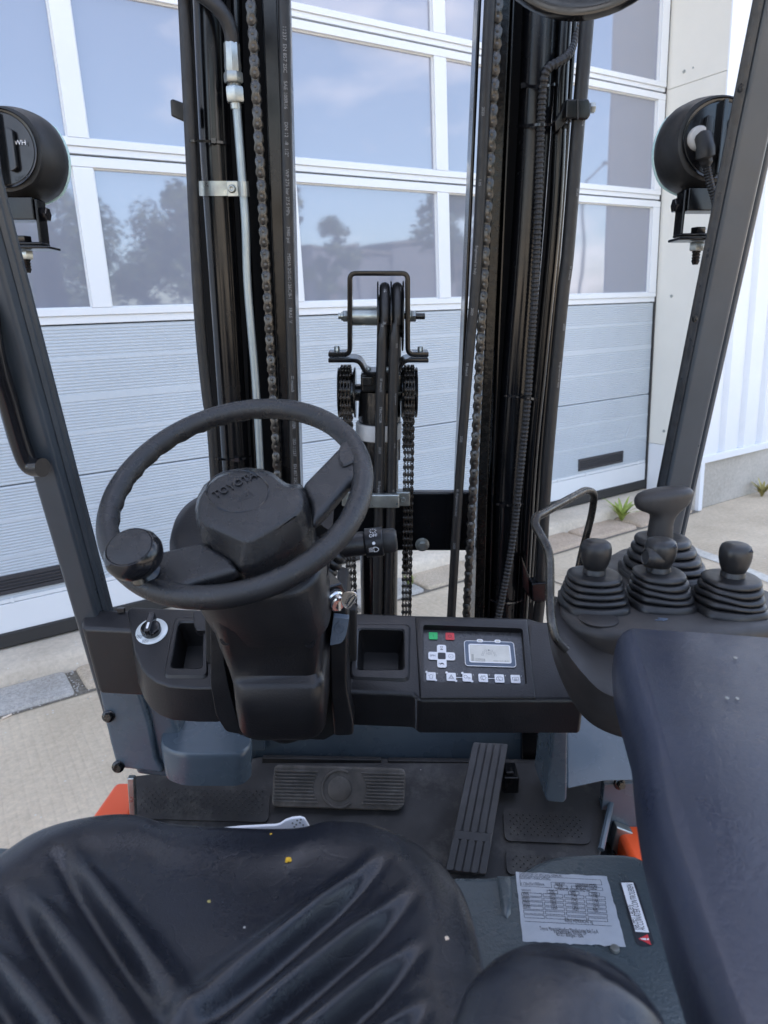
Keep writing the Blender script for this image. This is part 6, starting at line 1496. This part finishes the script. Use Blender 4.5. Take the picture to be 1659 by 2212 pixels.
b.add(vs, fs); seat = b.build('seat_cushion', 'seat', fk, smooth=80)
# backrest behind the driver's eye, seat frame
b = MB(); bk = []
for z, w_, y0, d_ in ((1.00, .40, .10, .10), (1.06, .45, .06, .11), (1.20, .48, .01, .12), (1.34, .46, -.03, .12), (1.43, .42, -.05, .11), (1.47, .34, -.055, .08)):
    bk.append([V((-.135 + x, y0 - .10 + y, z)) for x, y in rrect(w_, d_, d_ * .42, 5)])
b.loft(bk); b.build('backrest', 'seat', fk, smooth=80)
b = MB(); b.box((-.135, .38, .942), (.40, .40, .02)); b.build('seat_frame', 'mast', fk, bevel=.005)
# bolster beside the seat, close to the eye
b = MB(); path = crom([Dp(1224, 2190, .345) + V((0, -.005, 0)), Dp(1222, 2260, .33), Dp(1205, 2420, .31), Dp(1150, 2700, .30)], 6); rings = []
N_ = len(path)
tip = path[0]; d0 = (path[0] - path[1]).normalized()
full = [tip + d0 * x for x in (.030, .0285, .025, .018, .009)] + path
rad_ = [.004, .016, .027, .037, .0435] + [.047 + .012 * i / N_ for i in range(N_)]
for i, p in enumerate(full):
    d = (full[min(i + 1, len(full) - 1)] - full[max(i - 1, 0)]).normalized(); a_ = (EX - d * EX.dot(d)).normalized(); b_ = d.cross(a_)
    rings.append([p + a_ * rad_[i] * cos(2 * pi * k / 28) + b_ * rad_[i] * .72 * sin(2 * pi * k / 28) for k in range(28)])
b.loft(rings); hb = b.build('seat_bolster', 'seat', fk, smooth=80)
# white seat adjusting lever under the front edge
wl_ = [(452, 1794), (520, 1787), (595, 1783), (604, 1781), (616, 1773), (630, 1768), (648, 1766), (658, 1769), (668, 1786), (666, 1812), (600, 1816), (452, 1812)]
b = MB(); b.ext([Yp(*q, .69) for q in wl_], V((0, .004, .0))); wl2 = b.build('seat_lever', 'print', fk, bevel=.0015)
b = MB()
for x, y in ((632, 1778), (640, 1781), (648, 1777), (655, 1782), (642, 1772), (650, 1770), (636, 1786)): b.lathe([(.0012, 0), (.0012, .0004)], Yp(x, y, .6899), -EY, 8)
b.build('lever_dimples', 'lcdink', wl2, smooth=0)

# ------------------------------------------------------------------ data plate and warning sticker on the hood
HZ = .9308
TL, TR, BR, BL = (Zp(1114, 1883, HZ), Zp(1311, 1893, HZ), Zp(1352, 2045.5, HZ), Zp(1129, 2033, HZ))
b = MB(); r = random.Random(4)
def jag(a, c_, n, amp):
    d = (c_ - a); nn_ = V((-d.y, d.x, 0)).normalized(); return [a + d * k / n + nn_ * (r.uniform(-amp, amp) if 0 < k else 0) for k in range(n)]
b.face(jag(TL, TR, 26, .0007) + jag(TR, BR, 18, .0006) + jag(BR, BL, 24, .0012) + jag(BL, TL, 16, .0003)); plate = b.build('data_plate', 'plate', fk, smooth=0)
def hz_(cx, cy, z=HZ + .0003): return Zp((2000 + cx / 2.37) / 1.8517, (3450 + cy / 2.37) / 1.8517, z)
b = MB()
def ptext(s, c0, c1, h, w=True, th=.0):
    a, c_ = hz_(*c0), hz_(*c1); ux_ = (c_ - a).normalized(); uy_ = EZ.cross(ux_); text(b, s, a, ux_, uy_, h, width=(c_ - a).length if w else None)
def pline(pts, w=.00045, closed=True):
    P = [hz_(*q) for q in pts]
    for a, c_ in (list(zip(P, P[1:] + P[:1])) if closed else list(zip(P, P[1:]))):
        d = (c_ - a).normalized(); s = EZ.cross(d) * w / 2; b.face([a - s, c_ - s, c_ + s, a + s])
ptext('DISPOSITIEF OF SPECIAAL GEBRUIK', (185, 116), (590, 138), .0036)
ptext('SIDESHIFT-INRICHTING', (190, 155), (478, 170), .0046)
ptext('V.120x35x1000mm', (193, 214), (422, 220), .0048)
pline([(185, 122), (955, 165), (965, 213), (482, 186), (490, 239), (196, 222)])
ptext('BANDEN', (524, 212), (616, 214), .0040); ptext('FABRIEKNUMMER', (720, 222), (922, 228), .0040)
pline([(511, 214), (635, 222), (638, 248), (515, 242)]); ptext('SEA', (546, 240), (602, 242), .0050)
pline([(676, 222), (972, 240), (976, 266), (680, 248)]); ptext('8FBE20T-12627', (720, 248), (930, 258), .0052)
ptext('ZWAARTEPUNTAFSTAND mm', (526, 264), (856, 280), .0042); ptext('HEFHOOGTE', (203, 268), (292, 274), .0028)
for i, (t_, x) in enumerate((('500', 470), ('600', 672), ('1000', 866))):
    pline([(x - 24, 263 + i * 10), (x + 76, 268 + i * 10), (x + 78, 294 + i * 10), (x - 22, 290 + i * 10)]); ptext(t_, (x, 287 + i * 11), (x + (48 if i < 2 else 60), 289 + i * 11), .0050)
rows = [('3000', ('2000', '1740', '1190')), ('4000', ('2000', '1740', '1190')), ('5000', ('1800', '1550', '1010')), ('5500', ('1650', '1420', '930')), ('', ('', '', '')), ('', ('', '', ''))]
for i, (h_, vals) in enumerate(rows):
    x0, y0 = 203 + 5 * i, 284 + 41.5 * i
    pline([(x0, y0), (x0 + 190, y0 + 10), (x0 + 193, y0 + 40), (x0 + 4, y0 + 30)])
    if h_: ptext(h_, (x0 + 10, y0 + 24), (x0 + 72, y0 + 26), .0050)
    for j, v_ in enumerate(vals):
        x1, y1 = x0 + 206 + 200 * j + j, y0 + 10 + 11 * j; pline([(x1, y1), (x1 + 184, y1 + 10), (x1 + 187, y1 + 38), (x1 + 3, y1 + 28)])
        if v_: ptext(v_, (x1 + 62, y1 + 26), (x1 + 62 + 15 * len(v_), y1 + 28), .0052)
ptext('REELE HEFKRACHT kg', (616, 563), (882, 580), .0046); pline([(234, 556), (1060, 602)], closed=False)
ptext('Toyota Material Handling Manufacturing Italy S.p.A.', (378, 640), (938, 672), .0050); ptext('Via Persicetana Vecchia 10', (510, 670), (812, 690), .0048); ptext('40132 - Bologna - Italia', (536, 696), (792, 712), .0044)
b.build('plate_print', 'ink', plate, smooth=0)
st = [hz_(*q, HZ) for q in ((1130, 174), (1282, 176), (1470, 790), (1300, 790))]
b = MB(); b.face(round_poly(st, .006, 4)); stk_ = b.build('warning_sticker', 'ink', fk, smooth=0)
b = MB(); b.face([hz_(*q) for q in ((1148, 190), (1262, 190), (1414, 664), (1284, 656))]); 
def stext(s, c0, c1, h, mi=1):
    a, c_ = hz_(*c0, HZ + .0006), hz_(*c1, HZ + .0006); ux_ = (c_ - a).normalized(); uy_ = EZ.cross(ux_); text(b, s, a, ux_, uy_, h, mi, width=(c_ - a).length)
stext('NA HET LADEN', (1320, 640), (1254, 405), .0068); stext('ACCUWATER CONTROLEREN', (1378, 645), (1256, 208), .0068)
b.face([hz_(*q, HZ + .0004) for q in ((1312, 722), (1400, 680), (1434, 784))], 2)
b.face([hz_(*q, HZ + .0007) for q in ((1332, 718), (1384, 716), (1386, 738), (1338, 728))], 0); b.face([hz_(1402 + 10 * cos(2 * pi * k / 10), 726 + 10 * sin(2 * pi * k / 10), HZ + .0007) for k in range(10)], 0)
b.build('sticker_print', ['print', 'ink', 'red'], stk_, smooth=0)
b = MB(); b.lathe([(.005, 0), (.0045, .003), (.002, .0035)], Zp(1328, 2052, .931), EZ, 14); b.build('hood_screw', 'zinc', fk)
# crumbs on the cushion: things of their own
from mathutils.bvhtree import BVHTree
SEATBVH = BVHTree.FromPolygons([v.co.copy() for v in seat.data.vertices], [list(p.vertices) for p in seat.data.polygons])
def crumb(px, py, s, m, label, seed, group=None):
    r = random.Random(seed); p = sp(px, py, SZ + .006); hit = SEATBVH.ray_cast(EYE, (p - EYE).normalized())[0]; p = hit if hit else p; p = p + V((0, 0, s * .3)); bmm = bmesh.new(); bmesh.ops.create_icosphere(bmm, subdivisions=2, radius=s)
    for v in bmm.verts: v.co *= r.uniform(.5, 1.4); v.co.z *= .5
    me = bpy.data.meshes.new('crumb'); bmm.to_mesh(me); bmm.free(); me.materials.append(M[m]); o = bpy.data.objects.new('crumb', me); COL.objects.link(o); o.matrix_world = TM @ Matrix.Translation(p); tag(o, label, 'crumb', group)
crumb(622, 1859, .0031, 'crumb', 'bright yellow crumb lying on the front middle of the seat cushion', 1, 'crumbs on the seat')
crumb(451, 1948, .0016, 'dryweed', 'small dull yellow crumb left of the seat cushion middle', 2, 'crumbs on the seat')
crumb(528, 2004, .0009, 'speck', 'tiny pale crumb below the dull yellow one on the seat', 3, 'crumbs on the seat')
crumb(585, 1802, .0011, 'crumb', 'tiny yellow crumb at the front seam of the seat by the white lever', 4, 'crumbs on the seat')
crumb(965, 2028, .0018, 'butt', 'pale tan nick of dirt near the right edge of the seat cushion', 5, 'crumbs on the seat')
